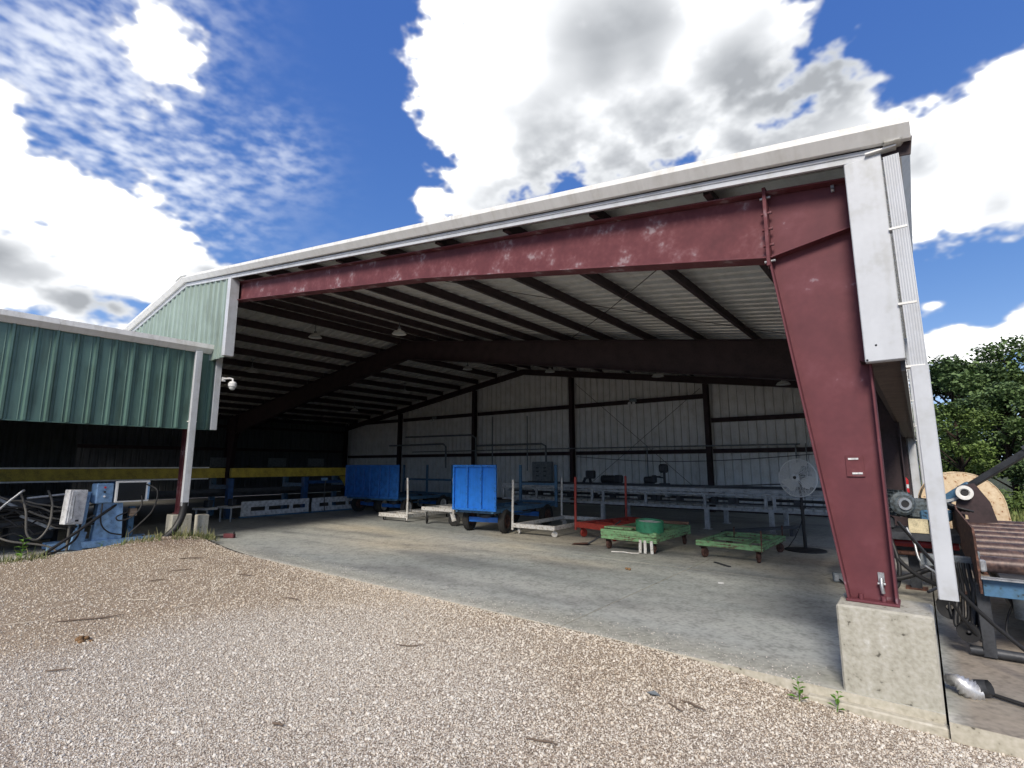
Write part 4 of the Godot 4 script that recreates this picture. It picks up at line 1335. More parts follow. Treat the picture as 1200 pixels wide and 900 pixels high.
# a low dolly: welded frame on casters, with stake posts at given corners
func dolly(called: String, label: String, at: Vector3, turn: float, s: Vector2, y0: float, y1: float, paint: Material, posts: Array, post_h: float, wheel: Material, group: String, crossbars := 2) -> Node3D:
	var o := thing(called, label, "dolly", at, turn, group)
	var h := y1 - y0
	var ym := (y0 + y1) / 2
	var b := B()
	for q in [[0.0, 1.0], [-s.y, 1.0]]:
		b = B(); b.box(Vector3(0, ym, q[0]), Vector3(s.x, h, 0.05), Basis(), 0.004)
		part(o, "end_rail", b, paint)
	for k in [-1.0, 1.0]:
		b = B(); b.box(Vector3(k * (s.x / 2 - 0.03), ym - 0.003, -s.y / 2), Vector3(0.05, h * 0.9, s.y - 0.06), Basis(), 0.004)
		part(o, "side_rail", b, paint)
	for i in crossbars:
		b = B(); b.box(Vector3(0, ym, -s.y * (i + 1.0) / (crossbars + 1.0)), Vector3(s.x - 0.12, h * 0.6, 0.05), Basis(), 0.004)
		part(o, "cross_bar", b, paint)
	for q in posts:
		b = B()
		b.tube([Vector3(q[0] * (s.x / 2 + 0.03), y0 - 0.06, -q[1] * s.y), Vector3(q[0] * (s.x / 2 + 0.03) + 0.01, (post_h + y0) / 2, -q[1] * s.y), Vector3(q[0] * (s.x / 2 + 0.03) - q[0] * 0.02, post_h, -q[1] * s.y)], 0.03, 10)
		part(o, "stake_post", b, paint)
	var r := y0 / 2.3
	for k in [-1.0, 1.0]:
		for z in [-0.1, -s.y + 0.12]:
			caster(o, Vector3(k * (s.x / 2 - 0.1), 0, z), r, rng.randf_range(-60, 60), wheel, paint if called != "white_dolly" else M.white_paint)
	return o


func build_carts() -> void:
	blue_cart("bright blue cart standing alone, its three-panel rack facing the yard", P(-8.64, 0, 9.5), 5.0, 1.33, 3.1, M.blue_bright, M.rust, 10.0)
	blue_cart("darker blue cart beside the yellow beam, farther from the bright blue one", P(-15.42, 0, 11.0), 7.0, 1.34, 2.9, M.blue_paint, M.rust, -12.0)
	blue_cart("darker blue cart with a pale wheel hub, next to the white post dolly", P(-14.03, 0, 10.98), 7.0, 1.34, 2.9, M.blue_paint, M.white_paint, 6.0)
	dolly("white_dolly", "white dolly lowest to the floor with one post, in front of the dark blue carts", P(-12.5, 0, 10.15), 4, Vector2(1.15, 2.0), 0.12, 0.23, M.white_paint, [[1, 0]], 1.28, M.rubber, "white stake dollies")
	dolly("white_dolly", "white dolly raised on tall wheels, tucked behind the bright blue rack", P(-10.68, 0, 10.22), 3, Vector2(1.16, 2.0), 0.385, 0.485, M.white_paint, [[1, 0]], 1.3, M.rubber, "white stake dollies")
	dolly("white_dolly", "chipped white dolly with two posts, between the blue cart and the red dolly", P(-7.28, 0, 10.1), 3, Vector2(1.16, 2.4), 0.165, 0.265, M.white_paint, [[-1, 0], [-1, 1]], 1.3, M.white_paint, "white stake dollies", 0)
	dolly("red_dolly", "rusty red dolly with two red stake posts", P(-5.88, 0, 10.5), -13, Vector2(1.12, 1.85), 0.22, 0.35, M.red_paint, [[-1, 0], [-1, 1]], 1.37, M.red_paint, "")
	# the two green wooden dollies
	var b: MB
	for k in 2:
		var o := thing("green_dolly", ["green wooden dolly loaded with a round green pan and wooden stakes", "empty green wooden dolly with short iron pins beside the fan"][k], "dolly", [P(-4.56, 0, 9.45), P(-2.76, 0, 9.65)][k], [-1.0, -1.5][k], "green wooden dollies")
		var w := 1.17 if k == 0 else 1.13
		var dp := 1.7 if k == 0 else 1.6
		var yb := 0.2 if k == 0 else 0.21
		for i in (2 if k == 0 else 1):
			b = B(); b.box(Vector3(0, yb + 0.05 + 0.098 * i, 0.004 * i), Vector3(w, 0.094, 0.06), Basis(Vector3.BACK, 0.006 * (i * 2 - 1)), 0.006)
			part(o, "front_board", b, M.green_wood)
			b = B(); b.box(Vector3(0, yb + 0.05 + 0.098 * i, -dp), Vector3(w, 0.094, 0.06), Basis(), 0.006)
			part(o, "back_board", b, M.green_wood)
		for s in [-1.0, 1.0]:
			b = B(); b.box(Vector3(s * (w / 2 - 0.035), yb + (0.1 if k == 0 else 0.05), -dp / 2), Vector3(0.06, 0.17 if k == 0 else 0.09, dp - 0.07), Basis(), 0.006)
			part(o, "side_board", b, M.green_wood)
		b = B(); b.box(Vector3(0, yb + 0.055, -dp * 0.5), Vector3(w - 0.14, 0.06, 0.09), Basis(), 0.005)
		part(o, "cross_bar", b, M.green_wood)
		if k == 0:
			for i in 2:
				b = B(); b.box(Vector3(-0.25 + 0.02 * i, yb + 0.215, -0.12 - 0.17 * i), Vector3(0.6, 0.04, 0.15), Basis(Vector3.UP, 0.02 * i), 0.006)
				part(o, "deck_board", b, M.bare_wood if i else M.green_wood)
			b = B(); b.box(Vector3(0.02, yb + 0.225, -dp + 0.02), Vector3(1.05, 0.05, 0.16), Basis(Vector3.UP, 0.03), 0.008)
			part(o, "deck_board", b, M.pink_wood)
			for i in 3:
				b = B(); b.box(Vector3(0.27 + 0.1 * i + (0.03 if i == 2 else 0.0), 0.13, 0.055), Vector3(0.055, 0.24, 0.03), Basis(Vector3.BACK, 0.04 * (i - 1)), 0.008)
				part(o, "wooden_stake", b, M.white_paint)
		else:
			for q in [[w / 2 - 0.02, 0.02, 0.55], [w / 2 - 0.05, -dp, 0.5], [-0.35, -dp + 0.1, 0.42]]:
				b = B(); b.tube([Vector3(q[0], 0.2, q[1]), Vector3(q[0] + 0.01, q[2], q[1])], 0.013, 7)
				part(o, "iron_pin", b, M.rust)
			for s in [1.0]:
				b = B(); b.box(Vector3(s * 0.2, yb + 0.07, -dp / 2), Vector3(0.11, 0.03, dp - 0.2), Basis(), 0.004)
				part(o, "runner", b, M.green_wood)
		for s in [-1.0, 1.0]:
			for z in [-0.09, -dp + 0.1]:
				caster(o, Vector3(s * (w / 2 - 0.1), 0, z), 0.088, rng.randf_range(-70, 70), M.rust, M.rust, 0.05)
	# round pan lying on the first one
	b = B()
	b.lathe([Vector2(0.001, 0.03), Vector2(0.235, 0.03), Vector2(0.245, 0.2), Vector2(0.262, 0.2), Vector2(0.262, 0.0), Vector2(0.001, 0.0)], Transform3D(), 32)
	var pan := single("round_pan", "round green pan lying on the stake-loaded green dolly", "pan", b, M.green_pan, P(-4.19, 0.4, 9.62))
	pan.rotation_degrees = Vector3(2, 0, -3)
	b = B(); b.lathe([Vector2(0.001, 0.165), Vector2(0.241, 0.165)], Transform3D(), 28)
	part(pan, "pale_filling", b, M.white_clean)
	# a flat shovel leaning against the red dolly
	var sh := thing("shovel", "flat rusty shovel lying with its handle up on the red dolly", "shovel", P(-5.55, 0, 9.72), 0.0)
	b = B(); b.box(Vector3(-0.2, 0.025, 0.05), Vector3(0.34, 0.008, 0.24), Basis(Vector3.BACK, 0.09) * Basis(Vector3.UP, 0.3), 0.003)
	part(sh, "blade", b, M.rust)
	b = B(); b.tube([Vector3(-0.05, 0.03, 0.02), Vector3(0.06, 0.1, -0.08), Vector3(0.28, 0.36, -0.52), Vector3(0.36, 0.46, -0.7)], [0.022, 0.017, 0.016, 0.017], 8)
	part(sh, "handle", b, M.dark_steel)


func build_fan() -> void:
	var o := thing("pedestal_fan", "large round pedestal fan on a black pole and disc base", "fan", P(-1.9, 0, 11.72), -18.0)
	var b := B()
	b.lathe([Vector2(0.001, 0.055), Vector2(0.05, 0.05), Vector2(0.2, 0.035), Vector2(0.36, 0.02), Vector2(0.37, 0.0), Vector2(0.001, 0.0)], Transform3D(), 32)
	part(o, "base", b, M.black)
	b = B()
	b.tube([Vector3(0, 0.05, 0), Vector3(0, 0.8, 0)], 0.032, 12)
	b.tube([Vector3(0, 0.8, 0), Vector3(0, 1.36, 0)], 0.025, 12)
	b.tube([Vector3(0, 0.78, 0), Vector3(0, 0.86, 0)], 0.042, 12)
	b.tube([Vector3(0, 0.82, 0), Vector3(0.075, 0.82, 0)], 0.012, 6)
	part(o, "pole", b, M.black)
	var hx := Transform3D(Basis(Vector3.RIGHT, PI / 2 - 0.05), Vector3(0, 1.4, 0.06))
	b = B()
	b.lathe([Vector2(0.001, 0.03), Vector2(0.07, 0.02), Vector2(0.085, -0.04), Vector2(0.085, -0.17), Vector2(0.06, -0.21), Vector2(0.001, -0.21)], hx, 20)
	b.box(Vector3(0, 1.36, -0.06), Vector3(0.05, 0.08, 0.05))
	part(o, "motor", b, M.black)
	b = B()
	b.lathe([Vector2(0.001, 0.125), Vector2(0.05, 0.122), Vector2(0.085, 0.11), Vector2(0.085, 0.1)], hx, 20)
	b.lathe([Vector2(0.001, 0.131), Vector2(0.02, 0.13)], hx, 12)
	var badge := part(o, "hub_badge", b, M.white_clean)
	b = B(); b.lathe([Vector2(0.001, 0.138), Vector2(0.03, 0.136), Vector2(0.034, 0.12)], hx, 14)
	part(badge, "badge_centre", b, M.black)
	# wire guard: rings and ribs, front and back
	for face_ in 2:
		b = B()
		for ring in 13:
			var t := (ring + 1) / 13.0
			var rr := 0.08 + 0.29 * t
			var y := (0.11 - 0.1 * t * t) if face_ == 0 else (-0.14 + 0.14 * t * t)
			var pts := []
			for i in 41: pts.append(hx * Vector3(cos(TAU * i / 40.0) * rr, y, sin(TAU * i / 40.0) * rr))
			b.tube(pts, 0.003 if ring < 12 else 0.011, 4, false)
		for i in 24:
			var a := TAU * i / 24.0
			var pts := []
			for k in 7:
				var t := k / 6.0
				var rr := 0.08 + 0.29 * t
				pts.append(hx * Vector3(cos(a + t * 0.3) * rr, (0.11 - 0.1 * t * t) if face_ == 0 else (-0.14 + 0.14 * t * t), sin(a + t * 0.3) * rr))
			b.tube(pts, 0.0038, 4, false)
		part(o, "wire_guard", b, M.wire)
	for i in 3:
		b = B()
		var a := TAU * i / 3.0 + 0.4
		var rows := []
		for k in 6:
			var t := k / 5.0
			var rr := 0.05 + 0.27 * t
			var half := 0.35 + 0.25 * sin(t * PI)
			var p1 := hx * Vector3(cos(a - half) * rr, -0.035 - 0.02 * t, sin(a - half) * rr)
			var p2 := hx * Vector3(cos(a + half) * rr, 0.035 + 0.02 * t, sin(a + half) * rr)
			rows.append([p1, p2])
		for k in 5: b.quad(rows[k][0], rows[k][1], rows[k + 1][1], rows[k + 1][0])
		part(o, "blade", b, M.white_gutter)
	b = B()
	b.tube([Vector3(0.05, 1.3, -0.04), Vector3(0.06, 0.9, -0.02), Vector3(-0.02, 0.5, 0.06), Vector3(-0.12, 0.25, 0.12), Vector3(-0.22, 0.06, 0.2), Vector3(-0.3, 0.015, 0.22), Vector3(-0.6, 0.012, 0.0)], 0.008, 6)
	part(o, "power_cord", b, M.hose)
	# outlet box on the floor and its cord
	b = B()
	b.box(Vector3(0, 0.07, 0), Vector3(0.13, 0.12, 0.09), Basis(Vector3.UP, 0.3), 0.008)
	var ob := single("outlet_box", "small grey outlet box on the floor beside the red column", "outlet box", b, M.box_grey, P(-1.06, 0, 8.9))
	b = B(); b.tube([Vector3(0.02, 0.05, 0.05), Vector3(0.08, 0.01, 0.13), Vector3(0.2, 0.012, 0.2), Vector3(0.45, 0.012, 0.1)], 0.012, 6)
	part(ob, "cord", b, M.hose)
	b = B(); b.box(Vector3(-0.01, 0.07, 0.048), Vector3(0.05, 0.08, 0.006), Basis(Vector3.UP, 0.3), 0.002); part(ob, "cover_plate", b, M.galvanised)


# ---------------------------------------------------------------- the long steel sorting table before the end wall
func build_table() -> void:
	var o := thing("rail_conveyor", "long grey steel rail conveyor in front of the end wall", "conveyor")
	var b: MB
	var x0 := -11.4
	var x1 := -0.7
	for d in [14.0, 15.7]:
		for q in [[1.0, 0.1], [0.9, 0.05], [0.54, 0.07]]:
			b = B(); b.box(P((x0 + x1) / 2, q[0], d), Vector3(x1 - x0, q[1], 0.06), Basis(), 0.004)
			part(o, "rail", b, M.grey_steel)
		for x in [-11.35, -9.96, -7.9, -7.52, -6.17, -4.53, -3.05, -2.86, -1.4]:
			b = B(); b.box(P(x, 0.72, d), Vector3(0.07, 0.32, 0.055), Basis(), 0.003)
			part(o, "upright", b, M.grey_steel)
	for x in [-10.9, -7.55, -4.5, -2.95, -0.95]:
		for d in [14.02, 15.72]:
			b = B(); b.box(P(x, 0.255, d), Vector3(0.11, 0.5, 0.09), Basis(), 0.004)
			var leg := part(o, "leg", b, M.grey_steel)
			b = B(); b.box(P(x, 0.008, d), Vector3(0.2, 0.014, 0.18)); part(leg, "foot_plate", b, M.grey_steel)
	for x in [-11.2, -9.3, -7.7, -5.6, -4.5, -3.0, -1.2]:
		b = B(); b.box(P(x, 0.82, 14.85), Vector3(0.06, 0.08, 1.6), Basis(), 0.003)
		part(o, "cross_member", b, M.grey_steel)
	for q in [[14.4, 0.78, 0.025], [14.4, 0.66, 0.02], [15.1, 0.72, 0.03]]:
		b = B(); b.tube([P(x0 + 0.1, q[1], q[0]), P(x1 - 0.1, q[1], q[0])], q[2], 8)
		part(o, "shaft", b, M.dark_steel)
	for i in 15:
		var x := x0 + 0.5 + i * 0.71 + rng.randf_range(-0.15, 0.15)
		b = B()
		b.box(Vector3(0, 0, 0), Vector3(rng.randf_range(0.12, 0.3), rng.randf_range(0.1, 0.18), 0.14), Basis(), 0.01)
		b.tube([Vector3(0, 0.02, -0.12), Vector3(0, 0.02, 0.12)], 0.06, 10)
		part(o, "bearing_block", b, M.dark_steel, P(x, 0.72, 14.4))
	for i in 3:
		b = B(); b.box(P((x0 + x1) / 2, 1.063 + 0.004 * i, 14.3 + 0.5 * i), Vector3(x1 - x0 - 0.3, 0.022, 0.05))
		part(o, "chain_track", b, M.dark_steel)
	b = B(); b.bar(P(-4.9, 1.07, 13.95), P(-2.6, 1.19, 14.2), 0.035, 0.03)
	single("steel_bar", "loose dark steel bar lying tilted on top of the grey rail conveyor", "steel bar", b, M.dark_steel)
	var fr := thing("floor_rails", "pair of low steel rails on the floor behind the empty green dolly", "rails", P(-2.9, 0, 12.9))
	for i in 2:
		b = B(); b.bar(Vector3(-0.75, 0.16, 0.6 - 0.28 * i), Vector3(0.5, 0.2, -1.0 - 0.28 * i), 0.05, 0.05, Vector3.UP, 0.004); part(fr, "rail", b, M.dark_steel)
	for q in [[-0.7, 0.5], [0.4, -0.95]]:
		b = B(); b.box(Vector3(q[0], 0.08, q[1] - 0.14), Vector3(0.08, 0.16, 0.4), Basis(), 0.004); part(fr, "support", b, M.dark_steel)
	# machines standing on it
	var dk := M.dark_steel as Material
	var m := thing("stand_motor", "dark boxy motor on a small splayed stand, on the rail conveyor", "motor", P(-8.83, 1.06, 15.5))
	b = B(); b.box(Vector3(0.05, 0.28, 0), Vector3(0.3, 0.26, 0.22), Basis(), 0.03); part(m, "housing", b, dk)
	b = B()
	for s in [-1.0, 1.0]: b.bar(Vector3(-0.1 + s * 0.14, 0, 0), Vector3(-0.06 + s * 0.08, 0.17, 0), 0.04, 0.12, Vector3.BACK)
	b.box(Vector3(0, 0.15, 0), Vector3(0.34, 0.025, 0.2))
	part(m, "stand", b, dk)
	b = B(); b.ball(Vector3(-0.08, 0.43, 0.05), 0.035); part(m, "cap", b, M.white_clean)
	m = thing("gear_motor", "long low dark motor lying on the rail conveyor beside the red post", "motor", P(-8.05, 1.06, 15.5))
	b = B(); b.tube([Vector3(-0.3, 0.13, 0), Vector3(0.18, 0.13, 0)], 0.12, 14); part(m, "housing", b, dk)
	for i in 6:
		b = B(); b.tube([Vector3(-0.25 + 0.07 * i, 0.13, 0), Vector3(-0.235 + 0.07 * i, 0.13, 0)], 0.135, 14); part(m, "fin", b, dk)
	b = B(); b.box(Vector3(0.3, 0.14, 0), Vector3(0.26, 0.26, 0.24), Basis(), 0.04); part(m, "gearbox", b, dk)
	m = thing("small_pump", "small dark pump squatting on the conveyor next to the tall head", "pump", P(-6.68, 1.06, 15.5))
	b = B(); b.tube([Vector3(-0.16, 0.13, 0), Vector3(0.12, 0.13, 0)], [0.1, 0.12], 12); b.box(Vector3(0.15, 0.16, 0), Vector3(0.12, 0.24, 0.2), Basis(), 0.03); b.box(Vector3(-0.02, 0.02, 0), Vector3(0.3, 0.04, 0.18)); part(m, "housing", b, dk)
	m = thing("column_drill", "tall dark drill head on a slim column above the conveyor", "drill", P(-6.2, 1.06, 15.5))
	b = B(); b.tube([Vector3(0, 0, 0), Vector3(0, 0.4, 0)], 0.04, 10); b.box(Vector3(0, 0.02, 0), Vector3(0.26, 0.04, 0.22)); part(m, "column", b, dk)
	b = B(); b.box(Vector3(-0.01, 0.49, 0.02), Vector3(0.24, 0.27, 0.26), Basis(), 0.05); part(m, "head", b, dk)
	b = B(); b.tube([Vector3(0, 0.2, 0), Vector3(-0.16, 0.22, 0.05)], 0.02, 8); b.box(Vector3(-0.18, 0.23, 0.05), Vector3(0.12, 0.05, 0.1), Basis(), 0.01); part(m, "arm", b, dk)


func build_wall_fittings() -> void:
	var b: MB
	# electric cabinet and conduits on the end wall
	var e := thing("electrical_cabinet", "grey electrical cabinet fixed to the end wall behind the blue cart", "cabinet", P(-13.2, 0.88, 19.02))
	b = B(); b.box(Vector3(0, 0.46, 0), Vector3(1.0, 0.92, 0.22), Basis(), 0.012); part(e, "box", b, M.box_grey)
	for s in [-1.0, 1.0]:
		b = B(); b.box(Vector3(s * 0.245, 0.46, 0.118), Vector3(0.47, 0.86, 0.015), Basis(), 0.005); var dr := part(e, "door", b, M.box_grey)
		for y in [0.3, 0.5, 0.65]:
			b = B(); b.box(Vector3(s * 0.2, y, 0.13), Vector3(0.14, 0.05, 0.012)); part(dr, "vent", b, M.dark_steel)
	e = thing("junction_box", "small grey junction box on the end wall behind the fan", "junction box", P(-3.05, 1.25, 19.06))
	b = B(); b.box(Vector3(0, 0.17, 0), Vector3(0.34, 0.4, 0.16), Basis(), 0.01); part(e, "box", b, M.box_grey)
	b = B(); b.tube([Vector3(-0.08, 0.36, 0), Vector3(-0.08, 1.1, 0)], 0.022, 6); b.tube([Vector3(0.22, 0.05, 0), Vector3(0.22, 1.1, 0)], 0.018, 6); part(e, "riser", b, M.box_grey)
	var runs := [
		["long thin conduit running level above the lower wall girt", [P(-22, 2.36, 19.1), P(-12.5, 2.36, 19.1), P(-3.0, 2.33, 19.1)], 0.025, 0],
		["conduit bent down into the grey electrical cabinet with a bright lower end", [P(-17.2, 2.6, 19.1), P(-13.3, 2.6, 19.1), P(-13.08, 2.5, 19.1), P(-13.06, 1.8, 19.1)], 0.045, 0],
		["upper conduit bent down above the bright blue cart", [P(-22.6, 3.2, 19.1), P(-17.6, 3.15, 19.1), P(-17.3, 3.0, 19.1), P(-17.28, 1.6, 19.1)], 0.045, 0],
		["conduit dropping behind the dark blue carts beside the far column", [P(-24, 2.75, 19.1), P(-19.6, 2.75, 19.1), P(-19.4, 2.6, 19.1), P(-19.38, 1.5, 19.1)], 0.045, 0],
		["thin upright conduit halfway between the two middle wall columns", [P(-14.1, 3.9, 19.1), P(-14.1, 1.4, 19.1)], 0.03, 0],
		["upright conduit below the small white wall lamp", [P(-8.3, 2.4, 19.12), P(-8.3, 0.9, 19.12)], 0.025, 0],
		["thin upright conduit beside the far blue racks", [P(-16.2, 4.0, 19.1), P(-16.2, 1.2, 19.1)], 0.03, 0]]
	for q in runs:
		b = B(); b.tube(q[1], q[2], 8)
		single("conduit", q[0], "conduit", b, M.box_grey, Vector3.ZERO, "conduits on the end wall")
	b = B()
	var pts := []
	for i in 9: pts.append(P(lerpf(-11.4, -2.6, i / 8.0), 2.0 - 0.22 * sin(PI * i / 8.0), 19.02))
	b.tube(pts, 0.012, 5)
	single("wall_cable", "thin dark cable sagging along the end wall under the girt", "cable", b, M.hose)
	# lamps under the roof
	var proto := thing("pendant_lamp", "largest-looking pale bell lamp hanging below the ridge by the first bay", "lamp", P(-11.54, 5.42, 9.38), 0.0, "bell lamps under the roof")
	b = B()
	b.lathe([Vector2(0.04, 0.16), Vector2(0.06, 0.12), Vector2(0.16, 0.07), Vector2(0.21, 0.0), Vector2(0.2, 0.0), Vector2(0.15, 0.06), Vector2(0.05, 0.11)], Transform3D(), 24)
	part(proto, "shade", b, M.white_gutter)
	b = B(); b.lathe([Vector2(0.001, 0.005), Vector2(0.17, 0.03), Vector2(0.19, 0.012)], Transform3D(), 20); part(proto, "lens", b, M.lens)
	b = B(); b.tube([Vector3(0, 0.15, 0), Vector3(0, 0.48, 0)], 0.012, 6); b.tube([Vector3(0, 0.15, 0), Vector3(0, 0.2, 0)], 0.045, 12); b.box(Vector3(0, 0.47, 0), Vector3(0.1, 0.06, 0.1), Basis(), 0.008); part(proto, "stem", b, M.box_grey)
	for q in [["pale bell lamp hanging under the far roof slope near the green gable", -15.05, 5.75, 8.8], ["bell lamp over the shed corner, nearest the security camera", -19.31, 5.1, 8.82], ["bell lamp beyond the middle frame, just past the ridge", -15.02, 5.75, 16.0], ["faint bell lamp low on the dark far slope beyond the middle frame", -19.24, 5.1, 16.1], ["bell lamp by the ridge in front of the end wall", -11.53, 5.42, 17.2], ["bell lamp in front of the end wall, above the conveyor motors", -6.95, 4.74, 17.2], ["lowest bell lamp, nearest the red column in front of the end wall", -3.13, 4.17, 17.9], ["dimmest bell lamp far down the dark slope", -23.4, 4.5, 16.2]]:
		again(proto, q[0], P(q[1], q[2], q[3]))
	# small twin-headed lamps on the end wall girt
	for q in [["small white twin lamp on the upper wall girt above the conveyor", -8.75, 4.12], ["small white twin lamp on the wall girt over the dark blue carts", -20.2, 4.05]]:
		var l := thing("emergency_lamp", q[0], "wall lamp", P(q[1], q[2], 18.98), 0.0, "small lamps on the end wall")
		b = B(); b.box(Vector3(0, 0.1, 0), Vector3(0.3, 0.14, 0.1), Basis(), 0.015); part(l, "body", b, M.box_grey)
		for s in [-1.0, 1.0]:
			b = B(); b.lathe([Vector2(0.03, 0.0), Vector2(0.07, 0.1), Vector2(0.001, 0.09)], Transform3D(Basis(Vector3.RIGHT, 1.9), Vector3(s * 0.09, -0.02, 0.05)), 12); part(l, "lamp_head", b, M.white_clean)
	# boards on the dark side wall
	for q in [["pale board on the dark side wall above the yellow beam, nearer the shed", 14.85], ["second pale board on the dark side wall, closer to the blue carts", 17.25], ["pale board on the dark side wall behind the white downspout", 11.85]]:
		b = B(); b.box(Vector3.ZERO, Vector3(0.04, 0.48, 1.05), Basis(), 0.004)
		single("wall_board", q[0], "board", b, M.box_grey, P(-28.55, 1.8, q[1]), "boards on the side wall")
	# security camera on the shed corner
	var c := thing("security_camera", "white dome security camera on the shed's corner trim", "camera", P(-12.53, 3.5, 5.1))
	b = B(); b.box(Vector3(0.0, 0.12, 0.0), Vector3(0.03, 0.1, 0.08), Basis(), 0.005); b.tube([Vector3(0, 0.13, 0), Vector3(0.14, 0.14, -0.08), Vector3(0.2, 0.12, -0.12), Vector3(0.2, 0.05, -0.12)], 0.022, 8); part(c, "arm", b, M.white_clean)
	b = B(); b.lathe([Vector2(0.001, 0.07), Vector2(0.06, 0.06), Vector2(0.09, 0.02), Vector2(0.09, -0.05), Vector2(0.075, -0.06)], Transform3D(Basis(), Vector3(0.2, 0, -0.12)), 16); part(c, "housing", b, M.white_clean)
	b = B(); b.lathe([Vector2(0.075, -0.06), Vector2(0.06, -0.11), Vector2(0.03, -0.135), Vector2(0.001, -0.14)], Transform3D(Basis(), Vector3(0.2, 0, -0.12)), 16); part(c, "dome", b, M.lens)


# ---------------------------------------------------------------- the long infeed line at the dark side
func build_infeed() -> void:
	var b: MB
	var o := thing("infeed_line", "long line of blue posts under a yellow beam along the dark side", "conveyor")
	for q in [[-1.5, 7.18], [7.36, 9.9], [9.91, 12.4]]:
		b = B(); b.box(P(-17.0, 1.41, (q[0] + q[1]) / 2), Vector3(0.12, 0.29, q[1] - q[0]), Basis(), 0.006)
		var bm := part(o, "yellow_beam", b, M.yellow)
		if q[0] < 0:
			for y in [1.575, 1.245]:
				b = B(); b.box(P(-16.98, y, 3.1), Vector3(0.14, 0.035, 7.2)); part(bm, "pale_strip", b, M.white_gutter)
	b = B(); b.prism(PackedVector2Array([Vector2(0, 0), Vector2(0.5, 0.0), Vector2(0.5, -0.36), Vector2(0.25, -0.36)]), 0.06, Transform3D(Basis(Vector3.UP, PI / 2), P(-16.9, 1.24, 11.2)))
	part(o, "yellow_bracket", b, M.yellow)
	for d in [1.2, 4.4, 7.42, 9.95, 12.0]:
		b = B(); b.box(P(-17.1, 0.62, d), Vector3(0.2, 1.24, 0.16), Basis(), 0.008)
		var ps := part(o, "post", b, M.blue_post)
		b = B(); b.box(P(-17.1, 0.01, d), Vector3(0.36, 0.018, 0.34)); part(ps, "base_plate", b, M.blue_beam)
		b = B(); b.box(P(-18.6, 0.62, d + 0.1), Vector3(0.16, 1.24, 0.16), Basis(), 0.008); part(o, "post", b, M.blue_beam)
		b = B(); b.box(P(-17.85, 0.95, d + 0.05), Vector3(1.4, 0.14, 0.1), Basis(), 0.005); part(o, "cross_member", b, M.blue_beam)
	for q in [[-1.4, 12.2, 0.85, -17.4], [-1.4, 12.2, 0.7, -18.3]]:
		b = B(); b.box(P(q[3], q[2], (q[0] + q[1]) / 2), Vector3(0.06, 0.12, q[1] - q[0])); part(o, "chain_rail", b, M.dark_steel)
	b = B(); b.box(P(-16.95, 1.06, 11.0), Vector3(0.06, 0.1, 2.0)); part(o, "brace", b, M.blue_post)
	b = B(); b.box(P(-16.85, 1.15, 10.55), Vector3(0.1, 0.1, 0.22), Basis(), 0.01); part(o, "limit_switch", b, M.blue_light)
	b = B(); b.tube([P(-16.82, 1.12, 10.6), P(-16.75, 0.95, 10.52), P(-16.72, 0.6, 10.5), P(-16.74, 0.06, 10.55)], 0.018, 6); part(o, "cable", b, M.hose_grey)
	# white guard channels on the floor
	for q in [[7.7, 10.0], [10.12, 12.1]]:
		b = B()
		var l: float = q[1] - q[0]
		b.box(P(-16.85, 0.42, q[0] + l / 2), Vector3(0.03, 0.18, l)); b.box(P(-16.85, 0.13, q[0] + l / 2), Vector3(0.03, 0.15, l))
		for t in [0.07, 0.36, 0.72, 0.97]: b.box(P(-16.852, 0.28, q[0] + l * t), Vector3(0.03, 0.18, 0.12 if t > 0.1 else 0.3))
		part(o, "guard_panel", b, M.white_clean)
		b = B(); b.box(P(-16.9, 0.03, q[0] + l / 2), Vector3(0.12, 0.05, l)); part(o, "guard_foot", b, M.blue_beam)
	# small steel stands by the first post
	for q in [[-16.2, 6.4, "low steel stand nearest the shed post under the yellow beam"], [-16.3, 7.1, "low steel stand beside the white guard channel"]]:
		var s := thing("steel_stand", q[2], "stand", P(q[0], 0, q[1]), 20.0, "low steel stands")
		b = B(); b.box(Vector3(0, 0.42, 0), Vector3(0.5, 0.06, 0.4), Basis(), 0.004); part(s, "top", b, M.white_paint)
		for x in [-0.2, 0.2]:
			b = B(); b.tube([Vector3(x, 0, 0.1), Vector3(x, 0.4, 0.1)], 0.025, 7); part(s, "leg", b, M.grey_steel)
		b = B(); b.box(Vector3(0.05, 0.55, -0.05), Vector3(0.2, 0.2, 0.16), Basis(), 0.02); part(s, "block", b, M.dark_steel)


func hose(label: String, pts: Array, r: float, m: Material, group := "") -> void:
	# smooth the path first
	var cv := Curve3D.new()
	for i in pts.size():
		var t: Vector3 = (pts[mini(i + 1, pts.size() - 1)] - pts[maxi(i - 1, 0)]) / 6.0
		cv.add_point(pts[i], -t, t)
	cv.bake_interval = 0.05
	var ps := Array(cv.tessellate(4, 4.0))
	var b := B()
	b.tube(ps, r, 7)
	single("hose", label, "hose", b, m, Vector3.ZERO, group)


